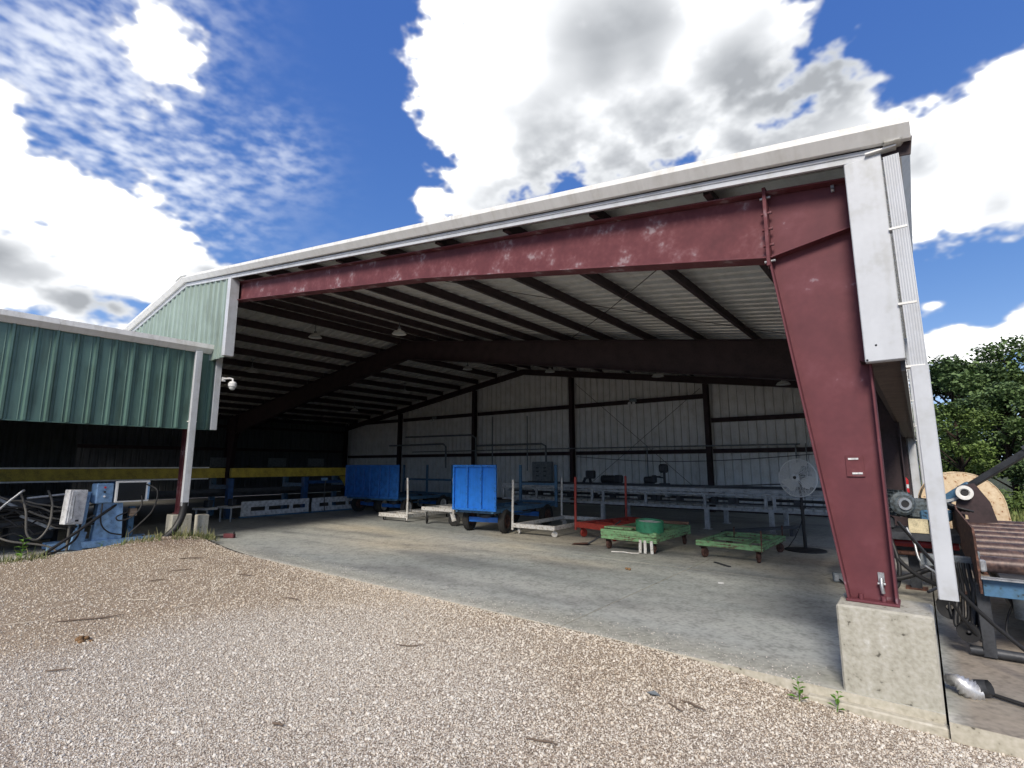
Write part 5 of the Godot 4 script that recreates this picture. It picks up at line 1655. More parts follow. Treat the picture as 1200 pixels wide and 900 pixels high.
func build_shed_machines() -> void:
	var b: MB
	# dark conveyor with bundles of hose
	var o := thing("dark_conveyor", "dark steel conveyor hung with hoses under the green siding", "conveyor")
	for q in [[-13.7, 0.92], [-14.9, 0.92], [-13.7, 0.55], [-14.9, 0.55]]:
		b = B(); b.box(P(q[0], q[1], 0.4), Vector3(0.09, 0.14, 5.4), Basis(), 0.005); part(o, "rail", b, M.dark_steel)
	for i in 11:
		b = B(); b.tube([P(-13.75, 0.98, -2.0 + 0.48 * i), P(-14.85, 0.98, -2.0 + 0.48 * i)], 0.055, 10); part(o, "roller", b, M.dark_steel)
	for d in [-2.1, 0.4, 2.9]:
		for x in [-13.7, -14.9]:
			b = B(); b.box(P(x, 0.42, d), Vector3(0.1, 0.86, 0.1), Basis(), 0.004); part(o, "leg", b, M.dark_steel)
	for i in 4:
		b = B(); b.tube([P(-13.6 - 0.05 * i, 0.62 + 0.05 * i, -1.8), P(-13.58 - 0.03 * i, 0.55 + 0.07 * i, 0.6), P(-13.62 - 0.04 * i, 0.66 + 0.05 * i, 2.8)], 0.03, 7); part(o, "hydraulic_pipe", b, M.hose)
	for q in [[1.55, 1.15], [2.1, 0.7]]:
		b = B(); b.bar(P(-13.55, q[1], q[0]), P(-13.5, q[1] - 0.3, q[0] + 0.5), 0.05, 0.05); part(o, "cylinder", b, M.grey_steel)
	b = B(); b.tube([P(-13.5, 1.02, 2.15), P(-13.45, 1.1, 2.95)], 0.025, 8); part(o, "pale_pipe", b, M.galvanised)
	hose("pale grey hose looping over the dark conveyor's near end", [P(-13.5, 0.75, 1.0), P(-13.3, 1.12, 1.3), P(-13.25, 1.1, 1.62), P(-13.3, 0.8, 1.7), P(-13.5, 0.6, 1.3)], 0.022, M.hose_grey, "hoses by the shed machines")
	hose("bright ended hose rising beside the loop on the dark conveyor", [P(-13.35, 0.55, 1.6), P(-13.2, 0.85, 1.75), P(-13.15, 1.15, 2.0), P(-13.2, 1.18, 2.05)], 0.02, M.galvanised, "hoses by the shed machines")
	hose("long drooping hose in a deep U before the white cabinet", [P(-13.4, 1.1, 2.05), P(-13.1, 0.8, 2.1), P(-13.05, 0.4, 2.15), P(-13.05, 0.28, 2.3), P(-13.1, 0.5, 2.45), P(-13.3, 0.9, 2.5), P(-13.5, 1.15, 2.45)], 0.02, M.hose_grey, "hoses by the shed machines")
	hose("hose trailing from the dark conveyor onto the floor", [P(-13.4, 0.5, 1.6), P(-13.1, 0.3, 1.9), P(-13.0, 0.2, 2.3), P(-12.95, 0.12, 2.5), P(-12.9, 0.02, 2.55), P(-13.1, 0.02, 2.2)], 0.018, M.hose_grey, "hoses by the shed machines")
	hose("thick black cable running from the blue pedestal down to the floor edge", [P(-13.3, 0.9, 3.6), P(-13.1, 0.62, 3.2), P(-12.9, 0.3, 2.75), P(-12.75, 0.1, 2.45), P(-12.6, 0.02, 2.3)], 0.028, M.hose, "hoses by the shed machines")
	hose("black cable beside the thick one below the white cabinet", [P(-13.2, 0.5, 2.95), P(-12.95, 0.25, 2.85), P(-12.8, 0.08, 2.6), P(-12.62, 0.02, 2.35)], 0.02, M.hose, "hoses by the shed machines")
	hose("black cable looped on the face of the blue pedestal", [P(-13.35, 1.2, 3.28), P(-13.15, 0.85, 3.25), P(-13.1, 0.5, 3.25), P(-13.12, 0.3, 3.4), P(-13.15, 0.22, 3.65)], 0.014, M.hose, "hoses by the shed machines")
	hose("black cable curling off the back of the screen", [P(-13.2, 1.25, 3.98), P(-13.0, 1.1, 4.15), P(-13.0, 0.7, 4.1), P(-13.1, 0.4, 3.9), P(-13.15, 0.22, 3.75)], 0.016, M.hose, "hoses by the shed machines")
	hose("black cable making a small ring beside the blue pedestal", [P(-13.2, 1.05, 3.92), P(-13.05, 0.8, 3.9), P(-13.05, 0.58, 3.75), P(-13.08, 0.52, 3.55), P(-13.1, 0.6, 3.5), P(-13.15, 0.68, 3.7)], 0.014, M.hose, "hoses by the shed machines")
	# the bulk of the machine: pump blocks, tank and looms of hose behind
	for q in [[-14.3, 0.62, 1.2, 0.7, 0.5, 0.9, "pump_block"], [-14.4, 0.5, 2.4, 0.6, 0.7, 0.7, "oil_tank"], [-14.2, 1.1, 0.1, 0.5, 0.3, 0.6, "valve_bank"], [-13.9, 0.3, 3.6, 0.5, 0.5, 0.5, "gear_case"]]:
		b = B(); b.box(P(q[0], q[1], q[2]), Vector3(q[3], q[4], q[5]), Basis(), 0.03); part(o, q[6], b, M.dark_steel)
	var hr := RandomNumberGenerator.new()
	hr.seed = 15
	for i in 26:
		var d0 := hr.randf_range(-0.6, 2.6)
		var d1 := d0 + hr.randf_range(0.4, 1.6)
		var y := hr.randf_range(0.5, 1.1)
		var x := hr.randf_range(-13.6, -13.35)
		b = B()
		var ps := []
		for k in 9:
			var t := k / 8.0
			ps.append(P(x + 0.12 * sin(PI * t), y + hr.randf_range(-0.01, 0.01) - hr.randf_range(0.1, 0.2) * sin(PI * t) - 0.12 * t, lerpf(d0, d1, t)))
		b.tube(ps, hr.randf_range(0.014, 0.024), 6)
		part(o, "hydraulic_hose", b, M.hose if i % 3 else M.hose_grey)
	# white control cabinet on its blue post
	o = thing("control_cabinet", "white control cabinet on a leaning blue post", "cabinet", P(-13.15, 0, 2.8), 18.0)
	b = B(); b.box(Vector3(0.04, 0.84, 0.02), Vector3(0.16, 0.66, 0.32), Basis(Vector3.RIGHT, -0.05), 0.012); part(o, "box", b, M.white_clean)
	b = B(); b.box(Vector3(0.13, 0.84, 0.01), Vector3(0.012, 0.6, 0.27), Basis(Vector3.RIGHT, -0.05), 0.004)
	var door := part(o, "door", b, M.white_clean)
	b = B(); b.tube([Vector3(0.14, 1.05, 0.09), Vector3(0.15, 0.62, 0.1)], 0.014, 7); part(door, "latch_rod", b, M.galvanised)
	b = B(); b.box(Vector3(0.14, 0.58, 0.0), Vector3(0.012, 0.035, 0.06), Basis(), 0.004); part(door, "keyhole_plate", b, M.black)
	b = B(); b.box(Vector3(-0.06, 0.56, -0.2), Vector3(0.1, 1.12, 0.12), Basis(Vector3.RIGHT, -0.06), 0.006); part(o, "post", b, M.blue_light)
	b = B(); b.bar(Vector3(0.02, 0.0, -0.1), Vector3(-0.02, 0.35, -0.18), 0.22, 0.05, Vector3.RIGHT); part(o, "foot", b, M.blue_light)
	b = B(); b.tube([Vector3(0.05, 0.5, 0.06), Vector3(0.05, 0.02, 0.06)], 0.025, 8); part(o, "conduit", b, M.hose_grey)
	# blue operator pedestal
	o = thing("operator_pedestal", "light blue operator pedestal with a flat screen on top", "control pedestal", P(-13.35, 0, 3.42))
	b = B(); b.prism(PackedVector2Array([Vector2(-0.26, 0.14), Vector2(0.24, 0.14), Vector2(0.2, 0.88), Vector2(-0.21, 0.88)]), 0.2, Transform3D(Basis(Vector3.UP, PI / 2), Vector3(0.02, 0, 0)))
	part(o, "body", b, M.blue_light)
	b = B(); b.box(Vector3(0.1, 0.08, 0.05), Vector3(0.14, 0.13, 1.75), Basis(), 0.006); b.box(Vector3(-0.4, 0.08, 0.05), Vector3(0.1, 0.12, 1.7)); part(o, "skid", b, M.blue_light)
	b = B(); b.box(Vector3(0.1, 1.08, 0.17), Vector3(0.24, 0.4, 0.3), Basis(Vector3.UP, 0.15), 0.02); part(o, "switch_box", b, M.blue_light)
	for i in 3:
		b = B(); b.tube([Vector3(0.21, 1.2 - 0.09 * i, 0.16), Vector3(0.25, 1.2 - 0.09 * i, 0.165)], 0.02, 8); part(o, "push_button", b, [M.red_bright, M.black, M.white_clean][i])
	var scr := Node3D.new()
	scr.name = "screen"
	o.add_child(scr)
	scr.position = Vector3(0.16, 1.1, -0.33)
	scr.rotation_degrees.y = 4
	b = B(); b.box(Vector3(0, 0, 0), Vector3(0.07, 0.44, 0.62), Basis(), 0.012); part(scr, "bezel", b, M.white_gutter)
	b = B(); b.box(Vector3(0.037, 0, 0.02), Vector3(0.008, 0.37, 0.5)); part(scr, "display", b, M.screen)
	b = B(); b.box(Vector3(0.038, 0, -0.285), Vector3(0.008, 0.36, 0.035)); part(scr, "key_strip", b, M.blue_light)
	b = B(); b.box(Vector3(-0.08, 0.4, -0.42), Vector3(0.12, 0.75, 0.1), Basis(), 0.006); part(o, "back_post", b, M.blue_beam)
	b = B(); b.box(Vector3(0.0, 0.66, -0.42), Vector3(0.14, 0.16, 0.13), Basis(), 0.01); part(o, "relay_box", b, M.bare_wood)
	# small red jack by the piers
	for q in [["small maroon jack on the shed floor behind the piers", -13.4, 4.0], ["small maroon clamp on the slab past the slim pier", -12.6, 5.55]]:
		var j := thing("red_jack", q[0], "jack", P(q[1], 0, q[2]), 30.0, "small red tools by the piers")
		b = B(); b.box(Vector3(0, 0.05, 0), Vector3(0.26, 0.1, 0.1), Basis(), 0.015); part(j, "body", b, M.red_steel)
		b = B(); b.tube([Vector3(0.1, 0.08, 0), Vector3(0.16, 0.16, 0.05)], 0.02, 6); b.tube([Vector3(-0.1, 0.04, 0), Vector3(-0.55, 0.035, 0.05)], 0.014, 6); part(j, "handle", b, M.dark_steel)


# ---------------------------------------------------------------- the yard machines beyond the pier
func build_yard() -> void:
	var b: MB
	var o := thing("roller_conveyor", "rusty roller conveyor beside the white downspout", "conveyor")
	b = B()
	b.prism(PackedVector2Array([Vector2(6.12, 0.56), Vector2(6.3, 0.56), Vector2(6.6, 0.62), Vector2(10.4, 0.66), Vector2(10.4, 1.08), Vector2(8.9, 1.14), Vector2(8.7, 1.1), Vector2(6.2, 1.1), Vector2(6.12, 1.03)]), 0.016, Transform3D(Basis(Vector3.UP, PI / 2), Vector3(0.32, 0, 0)))
	part(o, "side_plate", b, M.rust)
	b = B(); b.box(P(1.66, 0.8, 8.2), Vector3(0.016, 0.28, 4.4)); part(o, "side_plate", b, M.rust)
	for i in 8:
		b = B()
		var d := 6.22 + 0.57 * i
		b.tube([P(0.345, 0.8, d), P(1.64, 0.8, d)], 0.068, 18)
		var ro := part(o, "roller", b, M.roller)
		b = B(); b.tube([P(0.325, 0.8, d), P(1.665, 0.8, d)], 0.02, 8); part(ro, "axle", b, M.galvanised)
	for i in 8:
		for x in [0.345, 1.62]:
			b = B(); b.box(P(x + 0.005, 0.79, 6.22 + 0.57 * i), Vector3(0.05, 0.1, 0.16), Basis(), 0.012); part(o, "bearing_block", b, M.box_grey if i % 2 else M.galvanised)
	b = B(); b.box(P(1.0, 0.61, 6.2), Vector3(1.33, 0.15, 0.06), Basis(), 0.004); part(o, "end_beam", b, M.blue_beam)
	b = B(); b.box(P(1.0, 0.69, 6.15), Vector3(1.35, 0.012, 0.1)); part(o, "end_lip", b, M.galvanised)
	for d in [6.3, 9.9]:
		for x in [0.33, 1.62]:
			b = B(); b.box(P(x, 0.31, d), Vector3(0.09, 0.6, 0.08), Basis(), 0.004); part(o, "leg", b, M.dark_steel)
		b = B(); b.tube([P(0.2, 0.045, d), P(1.9, 0.045, d)], 0.04, 8); part(o, "skid", b, M.dark_steel)
	for y in [0.34, 0.48]:
		b = B(); b.box(P(1.0, y, 8.0), Vector3(0.9, 0.05, 2.6)); part(o, "lower_frame", b, M.dark_steel)
	b = B(); b.tube([P(0.62, 0.5, 6.6), P(0.62, 0.3, 6.6)], 0.075, 12); b.box(P(0.62, 0.52, 6.6), Vector3(0.2, 0.03, 0.16)); part(o, "drive_motor", b, M.box_grey)
	b = B(); b.box(P(0.12, 0.7, 6.9), Vector3(0.4, 0.11, 0.1), Basis(), 0.005); part(o, "outrigger", b, M.box_grey)
	b = B(); b.lathe([Vector2(0.03, -0.04), Vector2(0.1, -0.05), Vector2(0.1, 0.05), Vector2(0.03, 0.04)], Transform3D(Basis(Vector3.RIGHT, PI / 2) * Basis(), P(0.1, 0.32, 6.6)), 20); part(o, "pulley", b, M.hose)
	b = B(); b.lathe([Vector2(0.02, -0.04), Vector2(0.08, -0.04), Vector2(0.08, 0.04), Vector2(0.02, 0.04)], Transform3D(Basis(Vector3.RIGHT, PI / 2), P(0.2, 0.2, 6.25)), 18); part(o, "pulley", b, M.hose)
	# black cables hanging off the frame
	for i in 7:
		var x := 0.1 + 0.035 * i
		hose(["outermost black cable hanging by the conveyor leg", "black cable hanging second from the downspout", "black cable bunched in the middle of the hanging bundle", "black cable drooping lowest in the hanging bundle", "thin black cable inside the hanging bundle", "black cable looping behind the leg", "black cable closest to the conveyor leg"][i], [P(x, 0.72, 6.7), P(x + 0.01, 0.5, 6.6), P(x + 0.06 * sin(i * 2.0), 0.3 - 0.05 * (i * 5 % 7) * 0.6, 6.55 - 0.06 * (i % 3)), P(x + 0.05, 0.2 + 0.03 * (i % 3), 6.5), P(x + 0.07, 0.45, 6.6)], 0.013 + 0.002 * (i % 3), M.hose, "black cables of the roller conveyor")
	hose("black cable sloping from the downspout across to the ground outside the conveyor", [P(-0.25, 1.0, 7.5), P(0.1, 0.62, 6.4), P(0.3, 0.42, 5.95), P(0.6, 0.18, 5.6), P(0.85, 0.03, 5.35)], 0.017, M.hose, "black cables of the roller conveyor")
	hose("black cable stretched from the pier top to the conveyor leg", [P(-0.04, 0.62, 5.6), P(0.06, 0.6, 5.9), P(0.16, 0.36, 6.1), P(0.28, 0.14, 6.25)], 0.012, M.hose, "black cables of the roller conveyor")
	hose("black cable lying on the apron past the crumpled foil duct", [P(0.2, 0.02, 5.3), P(0.5, 0.015, 5.15), P(0.9, 0.015, 5.0), P(1.5, 0.015, 4.95)], 0.014, M.hose, "black cables of the roller conveyor")
	hose("thin black cable curled under the conveyor rollers", [P(0.6, 0.5, 6.7), P(0.5, 0.3, 6.6), P(0.48, 0.16, 6.5), P(0.62, 0.08, 6.4), P(0.9, 0.12, 6.4), P(1.2, 0.1, 6.5)], 0.009, M.hose, "black cables of the roller conveyor")
	hose("fat black hose looping behind the red column", [P(-0.62, 0.78, 8.6), P(-0.5, 0.45, 8.4), P(-0.4, 0.25, 8.3), P(-0.2, 0.3, 8.3), P(0.0, 0.4, 8.3), P(0.2, 0.42, 8.2)], 0.03, M.hose, "black hoses under the motor")
	hose("black hose hanging in a loop close to the red column", [P(-0.5, 0.85, 8.5), P(-0.52, 0.5, 8.4), P(-0.45, 0.18, 8.35), P(-0.36, 0.14, 8.35), P(-0.32, 0.4, 8.4), P(-0.38, 0.7, 8.5)], 0.024, M.hose, "black hoses under the motor")
	hose("black hose sagging low behind the downspout", [P(-0.4, 0.55, 8.5), P(-0.2, 0.35, 8.3), P(0.05, 0.25, 8.1), P(0.25, 0.35, 8.0)], 0.026, M.hose, "black hoses under the motor")
	hose("pale grey cable curving down past the white downspout", [P(-0.2, 0.86, 8.4), P(-0.14, 0.7, 8.3), P(-0.1, 0.5, 8.2), P(0.05, 0.38, 8.1), P(0.2, 0.3, 8.0)], 0.014, M.galvanised, "")
	# the drive machine between column and conveyor
	o = thing("drive_machine", "grey finned motor and gearbox machine behind the red column", "machine")
	for q in [[-0.2, 0.74, 9.0, 1.3, 0.1, 0.9], [-0.2, 0.5, 9.1, 1.2, 0.14, 0.12]]:
		b = B(); b.box(P(q[0], q[1], q[2]), Vector3(q[3], q[4], q[5]), Basis(), 0.006); part(o, "frame", b, M.dark_steel)
	for x in [-0.18, 0.24, -0.7]:
		b = B(); b.box(P(x, 0.36, 9.1), Vector3(0.12, 0.7, 0.1), Basis(), 0.004); var lg := part(o, "leg", b, M.dark_steel)
		b = B(); b.box(P(x, 0.009, 9.1), Vector3(0.24, 0.016, 0.22)); part(lg, "foot_plate", b, M.rust)
	var mx := Transform3D(Basis(Vector3.UP, 0.5) * Basis(Vector3.RIGHT, PI / 2), P(-0.3, 1.14, 8.9))
	b = B(); b.lathe([Vector2(0.001, 0.2), Vector2(0.12, 0.2), Vector2(0.155, 0.17), Vector2(0.155, -0.3), Vector2(0.001, -0.3)], mx, 24); part(o, "motor_housing", b, M.grey_motor)
	for i in 18:
		b = B()
		var a := TAU * i / 18.0
		b.box(mx * Vector3(cos(a) * 0.165, -0.06, sin(a) * 0.165), Vector3(0.026, 0.42, 0.008), mx.basis * Basis(Vector3.UP, -a)); part(o, "cooling_fin", b, M.grey_motor)
	b = B(); b.lathe([Vector2(0.05, 0.205), Vector2(0.05, 0.225), Vector2(0.08, 0.225), Vector2(0.085, 0.2)], mx, 20); part(o, "motor_ring", b, M.galvanised)
	b = B(); b.lathe([Vector2(0.001, 0.21), Vector2(0.05, 0.21)], mx, 16); part(o, "motor_eye", b, M.black)
	b = B(); b.box(P(-0.06, 1.06, 9.2), Vector3(0.36, 0.26, 0.34), Basis(Vector3.UP, 0.4), 0.03); part(o, "gearbox", b, M.grey_motor)
	b = B(); b.box(P(0.12, 0.98, 9.1), Vector3(0.3, 0.14, 0.3), Basis(Vector3.UP, -0.2), 0.02); part(o, "valve_block", b, M.blue_beam)
	for i in 6:
		b = B(); b.tube([P(-0.15 + 0.06 * i, 1.15 + 0.02 * (i % 3), 9.25), P(0.1 + 0.05 * i, 1.2 - 0.02 * i, 9.0), P(0.3 + 0.04 * i, 1.05, 9.1)], 0.013, 6); part(o, "pressure_line", b, M.hose)
	b = B(); b.box(P(-0.45, 0.88, 8.9), Vector3(0.2, 0.16, 0.2), Basis(Vector3.UP, 0.3), 0.02); part(o, "bracket", b, M.dark_steel)
	b = B(); b.tube([P(-0.75, 0.64, 8.75), P(0.3, 0.64, 8.75)], 0.055, 16); part(o, "red_pipe", b, M.red_pipe)
	b = B(); b.tube([P(-0.75, 0.5, 8.8), P(0.3, 0.5, 8.8)], 0.03, 10); part(o, "lower_pipe", b, M.rust)
	# plastic tub on it
	b = B()
	b.extrude([Vector2(-0.1, -0.08), Vector2(0.1, -0.08), Vector2(0.1, 0.08), Vector2(-0.1, 0.08)], P(-0.08, 0.8, 8.62), Vector3.RIGHT, Vector3.BACK, Vector3(0, 0.15, 0))
	b.box(P(-0.08, 0.795, 8.62), Vector3(0.2, 0.01, 0.16))
	b.extrude([Vector2(-0.085, -0.065), Vector2(0.085, -0.065), Vector2(0.085, 0.065), Vector2(-0.085, 0.065)], P(-0.08, 0.81, 8.62), Vector3.RIGHT, Vector3.BACK, Vector3(0, 0.14, 0))
	for s in [[0, -0.0725, 0.2, 0.015], [0, 0.0725, 0.2, 0.015], [-0.0925, 0, 0.015, 0.13], [0.0925, 0, 0.015, 0.13]]: b.box(P(-0.08 + s[0], 0.952, 8.62 + s[1]), Vector3(s[2], 0.006, s[3]))
	single("plastic_tub", "square cream plastic tub set on the machine frame under the motor", "tub", b, M.cream_plain)
	# blower scroll with an outlet pipe
	o = thing("blower_housing", "big rust-spotted cream blower scroll with a round outlet", "blower", P(0.44, 0, 11.0), 6.0)
	var out := PackedVector2Array()
	for i in 25:
		var a := deg_to_rad(lerpf(-20.0, 250.0, i / 24.0))
		var r := lerpf(0.44, 0.6, i / 24.0)
		out.append(Vector2(-cos(a) * -r, sin(a) * r + 1.05))
	out = PackedVector2Array()
	for i in 25:
		var a := deg_to_rad(lerpf(5.0, 300.0, i / 24.0))
		var r := lerpf(0.53, 0.46, i / 24.0)
		out.append(Vector2(cos(a) * r, sin(a) * r + 1.03))
	out.append(Vector2(0.27, 0.52)); out.append(Vector2(0.58, 0.52))
	b = B(); b.prism(out, 0.36, Transform3D(Basis(), Vector3(0, 0, 0))); part(o, "scroll", b, M.cream)
	b = B()
	for i in out.size():
		var p := out[i]
		var q := out[(i + 1) % out.size()]
		for z in [-0.18, 0.18]: b.bar(Vector3(p.x, p.y, z), Vector3(q.x, q.y, z), 0.012, 0.016, Vector3.BACK)
	part(o, "seam_flange", b, M.cream)
	b = B()
	b.tube([Vector3(0.43, 0.62, 0.1), Vector3(0.43, 0.6, 0.36)], 0.14, 20, false)
	b.lathe([Vector2(0.115, 0.0), Vector2(0.14, 0.0), Vector2(0.14, -0.03)], Transform3D(Basis(Vector3.RIGHT, PI / 2), Vector3(0.43, 0.6, 0.365)), 20)
	part(o, "outlet_pipe", b, M.rust)
	b = B(); b.lathe([Vector2(0.001, 0.0), Vector2(0.115, 0.0), Vector2(0.115, 0.01)], Transform3D(Basis(Vector3.RIGHT, PI / 2), Vector3(0.43, 0.6, 0.31)), 18); part(o, "outlet_mouth", b, M.black)
	for s in [-0.3, 0.2]:
		b = B(); b.box(Vector3(s, 0.25, 0), Vector3(0.08, 0.52, 0.3), Basis(), 0.005); part(o, "stand", b, M.rust)
	b = B(); b.box(Vector3(-0.1, 0.7, 0.22), Vector3(0.5, 0.4, 0.04), Basis(), 0.01); part(o, "cover_plate", b, M.cream)
	# boom arm in front of it
	o = thing("boom_arm", "dark slanting boom arm raised in front of the cream blower", "boom")
	b = B(); b.bar(P(0.44, 1.28, 9.9), P(1.18, 1.86, 9.5), 0.09, 0.08, Vector3.UP, 0.006); part(o, "outer_tube", b, M.dark_steel)
	b = B(); b.bar(P(0.1, 1.02, 10.0), P(0.55, 1.37, 9.84), 0.13, 0.12, Vector3.UP, 0.008); part(o, "inner_tube", b, M.blue_beam)
	b = B(); b.tube([P(1.1, 1.86, 9.5), P(1.2, 1.93, 9.47), P(1.36, 1.9, 9.42)], 0.035, 8); part(o, "tip_hook", b, M.dark_steel)
	b = B(); b.prism(PackedVector2Array([Vector2(-0.1, 0.16), Vector2(0.08, 0.2), Vector2(0.22, -0.05), Vector2(0.27, -0.32), Vector2(0.1, -0.34), Vector2(0.08, -0.42), Vector2(-0.02, -0.42), Vector2(-0.03, -0.24), Vector2(-0.16, -0.2)]), 0.05, Transform3D(Basis(), P(0.5, 1.2, 9.7))); part(o, "pivot_bracket", b, M.primer)
	b = B(); b.lathe([Vector2(0.045, 0.04), Vector2(0.06, 0.06), Vector2(0.095, 0.06), Vector2(0.1, 0.0), Vector2(0.045, 0.0)], Transform3D(Basis(Vector3.RIGHT, PI / 2), P(0.46, 1.27, 9.62)), 22); part(o, "bearing_ring", b, M.white_gutter)
	b = B(); b.lathe([Vector2(0.001, 0.03), Vector2(0.04, 0.03), Vector2(0.045, 0.0)], Transform3D(Basis(Vector3.RIGHT, PI / 2), P(0.46, 1.27, 9.62)), 16); part(o, "bearing_pin", b, M.black)
	b = B(); b.box(P(0.2, 0.95, 9.95), Vector3(0.5, 0.1, 0.2), Basis(), 0.01); b.box(P(0.1, 0.5, 9.98), Vector3(0.12, 0.98, 0.14), Basis(), 0.006); part(o, "mast", b, M.dark_steel)
	b = B(); b.bar(P(0.0, 1.1, 9.7), P(0.45, 1.18, 9.7), 0.04, 0.04); b.bar(P(0.05, 1.05, 9.68), P(0.4, 1.2, 9.68), 0.03, 0.03); part(o, "link_rod", b, M.grey_steel)
	# dark beams stacked past the blower
	for i in 3:
		b = B(); b.box(Vector3.ZERO, Vector3(0.14, 0.12, 3.4), Basis(), 0.006)
		var s := single("steel_beam", ["upper dark steel beam stacked past the blower outlet", "lower dark steel beam next to the conveyor rollers", "outermost dark steel beam lying on the apron"][i], "beam", b, M.rust, [P(1.95, 0.19, 8.6), P(1.9, 0.062, 8.4), P(2.2, 0.062, 8.7)][i], "beams on the apron")
		s.rotation_degrees.y = [-6.0, -8.0, -3.0][i]
	# fire extinguisher at the far corner
	o = thing("fire_extinguisher", "red fire extinguisher hung at the far white corner", "fire extinguisher", P(-0.36, 0.86, 18.98))
	b = B(); b.lathe([Vector2(0.001, 0.0), Vector2(0.075, 0.005), Vector2(0.08, 0.03), Vector2(0.08, 0.36), Vector2(0.05, 0.42), Vector2(0.025, 0.44), Vector2(0.001, 0.44)], Transform3D(), 18); part(o, "cylinder", b, M.red_bright)
	b = B(); b.box(Vector3(0, 0.47, 0), Vector3(0.05, 0.05, 0.05)); b.bar(Vector3(0, 0.5, 0), Vector3(0.09, 0.53, 0.03), 0.02, 0.015); part(o, "valve", b, M.black)
	b = B(); b.tube([Vector3(0.03, 0.46, 0.02), Vector3(0.1, 0.4, 0.04), Vector3(0.09, 0.15, 0.04)], 0.012, 6); part(o, "nozzle_hose", b, M.hose)
	b = B(); b.lathe([Vector2(0.0815, 0.13), Vector2(0.0815, 0.24)], Transform3D(), 18); part(o, "label_band", b, M.white_clean)
	# crumpled foil duct beside the pier
	b = B()
	var pts := []
	var rr := []
	for i in 22:
		var t := i / 21.0
		pts.append(Vector3(lerpf(-0.05, 0.12, t), 0.06 + 0.03 * sin(t * 5.0), 0.05 * sin(t * 3.0)))
		rr.append((0.062 if i % 2 else 0.046) * (1.0 - 0.25 * sin(t * 7.0)) * (0.75 + 0.35 * t))
	b.tube(pts, rr, 9, false)
	var fo := single("foil_duct", "crumpled silver foil duct lying on the apron beside the pier", "duct", b, M.foil, P(0.07, 0, 5.25))
	fo.rotation_degrees.y = -14
	b = B(); b.tube([Vector3(0.11, 0.055, -0.01), Vector3(0.18, 0.085, 0.0)], [0.06, 0.05], 9, false); part(fo, "grey_end", b, M.dark_steel)


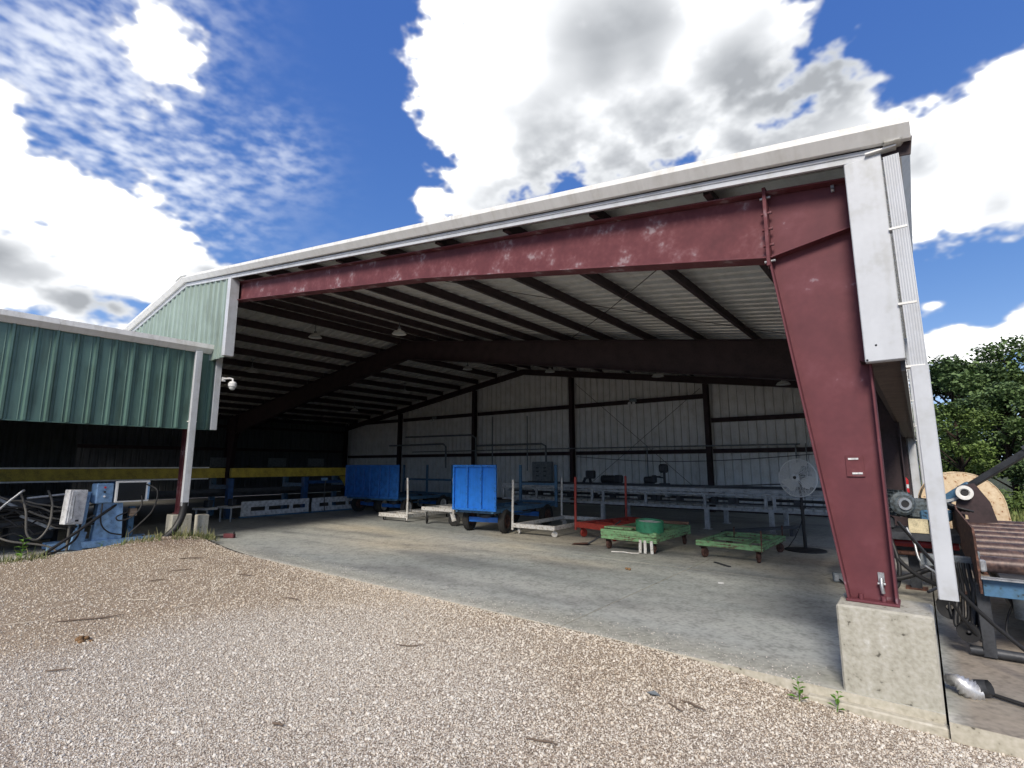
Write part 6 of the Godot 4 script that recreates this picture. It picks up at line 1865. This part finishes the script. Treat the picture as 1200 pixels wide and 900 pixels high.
func build_litter() -> void:
	var b: MB
	var list := [
		[-7.56, 1.33, 0.34, 70, 0.008, "pale straight stick at the near edge of the gravel", 1], [-7.2, 1.8, 0.6, 68, 0.013, "longest dark curved stick on the gravel", 0], [-8.8, 2.92, 0.2, 80, 0.012, "short dark stick on the gravel near the mound", 0],
		[-5.68, 1.25, 0.2, 50, 0.009, "small thin stick low on the gravel, before the brown clod", 0], [-3.86, 3.4, 0.27, 32, 0.008, "thin dark curved stick midway along the slab edge", 0], [-3.39, 1.89, 0.08, 20, 0.014, "stubby black stick on open gravel", 0],
		[-1.95, 2.78, 0.2, 15, 0.009, "thin dark stick near the bottom centre of the gravel", 0], [-1.42, 3.88, 0.2, -8, 0.011, "dark stick on the gravel below the slab edge by the pier", 0], [-1.5, 3.76, 0.14, -20, 0.009, "shorter dark stick beside its twin near the pier", 0],
		[-7.7, 2.4, 0.2, 40, 0.01, "pale flat splinter among the brown gravel", 1], [-7.0, 2.65, 0.25, 85, 0.009, "pale splinter farther along the gravel", 1], [-9.3, 3.4, 0.3, 75, 0.012, "dark twig on the brown soil beside the mound", 0],
		[-10.2, 3.9, 0.4, 60, 0.014, "dark root-like twig on the mound's near foot", 0], [-8.2, 3.9, 0.3, 20, 0.01, "dark twig close to the slab edge past the mound", 0], [-6.3, 3.6, 0.35, 10, 0.008, "thin dark twig halfway between mound and watermark-free gravel", 0]]
	for q in list:
		b = B()
		var l: float = q[2]
		var pts := []
		for i in 6:
			var t := i / 5.0 - 0.5
			pts.append(Vector3(l * t, 0.012 * rng.randf() + q[4], 0.05 * l * cos(t * 4.0 + q[3])))
		b.tube(pts, [q[4] * 0.4, q[4] * 0.65, q[4] * 0.6, q[4] * 0.7, q[4] * 0.5, q[4] * 0.25], 6)
		var lab: String = q[5]
		if lab.contains("watermark"): lab = "thin dark twig out on the gravel between mound and slab edge"
		var s := single("twig", lab, "stick", b, M.twig_pale if q[6] else M.twig, P(q[0], ground_y(q[0], q[1]), q[1]), "sticks on the gravel")
		s.rotation_degrees.y = q[3]
	# brown clod and a few bits on the slab
	b = B()
	for i in 6: b.ball(Vector3(rng.randf_range(-0.06, 0.06), rng.randf_range(0.0, 0.03), rng.randf_range(-0.05, 0.05)), rng.randf_range(0.02, 0.04), Vector3(1.2, 0.7, 1), 8)
	single("soil_clod", "rusty brown clod of soil on the gravel", "clod", b, M.clod, P(-6.42, ground_y(-6.42, 1.57), 1.57))
	b = B()
	for i in 4: b.ball(Vector3(rng.randf_range(-0.05, 0.05), 0.02, rng.randf_range(-0.03, 0.03)), rng.randf_range(0.015, 0.03), Vector3(1.2, 0.7, 1), 8)
	single("wood_scrap", "small brown scrap on the slab in front of the pan dolly", "scrap", b, M.clod, P(-3.8, 0, 7.85))
	b = B(); b.box(Vector3(0, 0.008, 0), Vector3(0.07, 0.012, 0.03), Basis(Vector3.UP, 0.4)); single("wood_chip", "white chip on the slab before the empty green dolly", "chip", b, M.white_clean, P(-2.36, 0, 7.78))
	b = B(); b.box(Vector3(0, 0.01, 0), Vector3(0.42, 0.014, 0.05), Basis(Vector3.UP, -0.7)); single("floor_plate", "dark flat strip on the slab under the empty green dolly", "strip", b, M.dark_steel, P(-2.75, 0, 9.2))
	b = B(); b.tube([Vector3(-0.3, 0.012, 0.1), Vector3(-0.1, 0.012, 0.0), Vector3(0.1, 0.012, 0.03), Vector3(0.2, 0.012, -0.05)], 0.011, 6); single("pale_rope", "short pale rope lying under the pan dolly", "rope", b, M.white_paint, P(-4.5, 0, 9.3))
	weed("leafy weed standing clear of the pier at the slab edge", P(-0.87, ground_y(-0.87, 4.58), 4.56), 0.17, 11, 5)
	weed("leafy weed growing against the corner of the concrete pier", P(-0.64, ground_y(-0.64, 4.5), 4.6), 0.15, 9, 6)
	weed("tall pale weed at the shed floor edge before the white cabinet", P(-12.3, 0.0, 2.0), 0.42, 12, 8)
	weed("low weed by the blue pedestal's skid", P(-12.2, 0.02, 3.05), 0.2, 8, 9)
	# a dark fallen leaf
	b = B(); b.quad(Vector3(-0.05, 0.012, 0), Vector3(0, 0.02, 0.035), Vector3(0.06, 0.015, 0), Vector3(0.0, 0.022, -0.04)); single("fallen_leaf", "single dark grey leaf fallen on the gravel", "leaf", b, M.box_grey, P(-1.7, ground_y(-1.7, 3.84), 3.84))


func _ready() -> void:
	rng.seed = 7
	var cam := Camera3D.new()
	cam.name = "camera"
	cam.fov = 73.74
	cam.near = 0.05
	cam.far = 1500.0
	cam.position = Vector3(0, 1.65, 0)
	cam.rotation_degrees = Vector3(9.0, 38.13, 0)
	add_child(cam)
	var env := Environment.new()
	env.background_mode = Environment.BG_SKY
	env.sky = Sky.new()
	env.sky.sky_material = make_sky()
	env.tonemap_mode = Environment.TONE_MAPPER_LINEAR
	env.tonemap_exposure = 2.8
	env.sdfgi_enabled = true
	env.ssao_enabled = true
	env.ssil_enabled = true
	var we := WorldEnvironment.new()
	we.name = "environment"
	we.environment = env
	add_child(we)
	var sun := DirectionalLight3D.new()
	sun.name = "sun"
	sun.light_energy = 0.5
	sun.light_angular_distance = 18.0
	sun.light_color = Color(1.0, 0.96, 0.9)
	sun.shadow_enabled = true
	sun.rotation_degrees = Vector3(-38, 17, 0)
	add_child(sun)
	make_textures()
	make_materials()
	build_ground()
	build_gravel()
	build_main()
	build_shed()
	build_carts()
	build_fan()
	build_table()
	build_wall_fittings()
	build_infeed()
	build_shed_machines()
	build_yard()
	build_trees()
	build_litter()
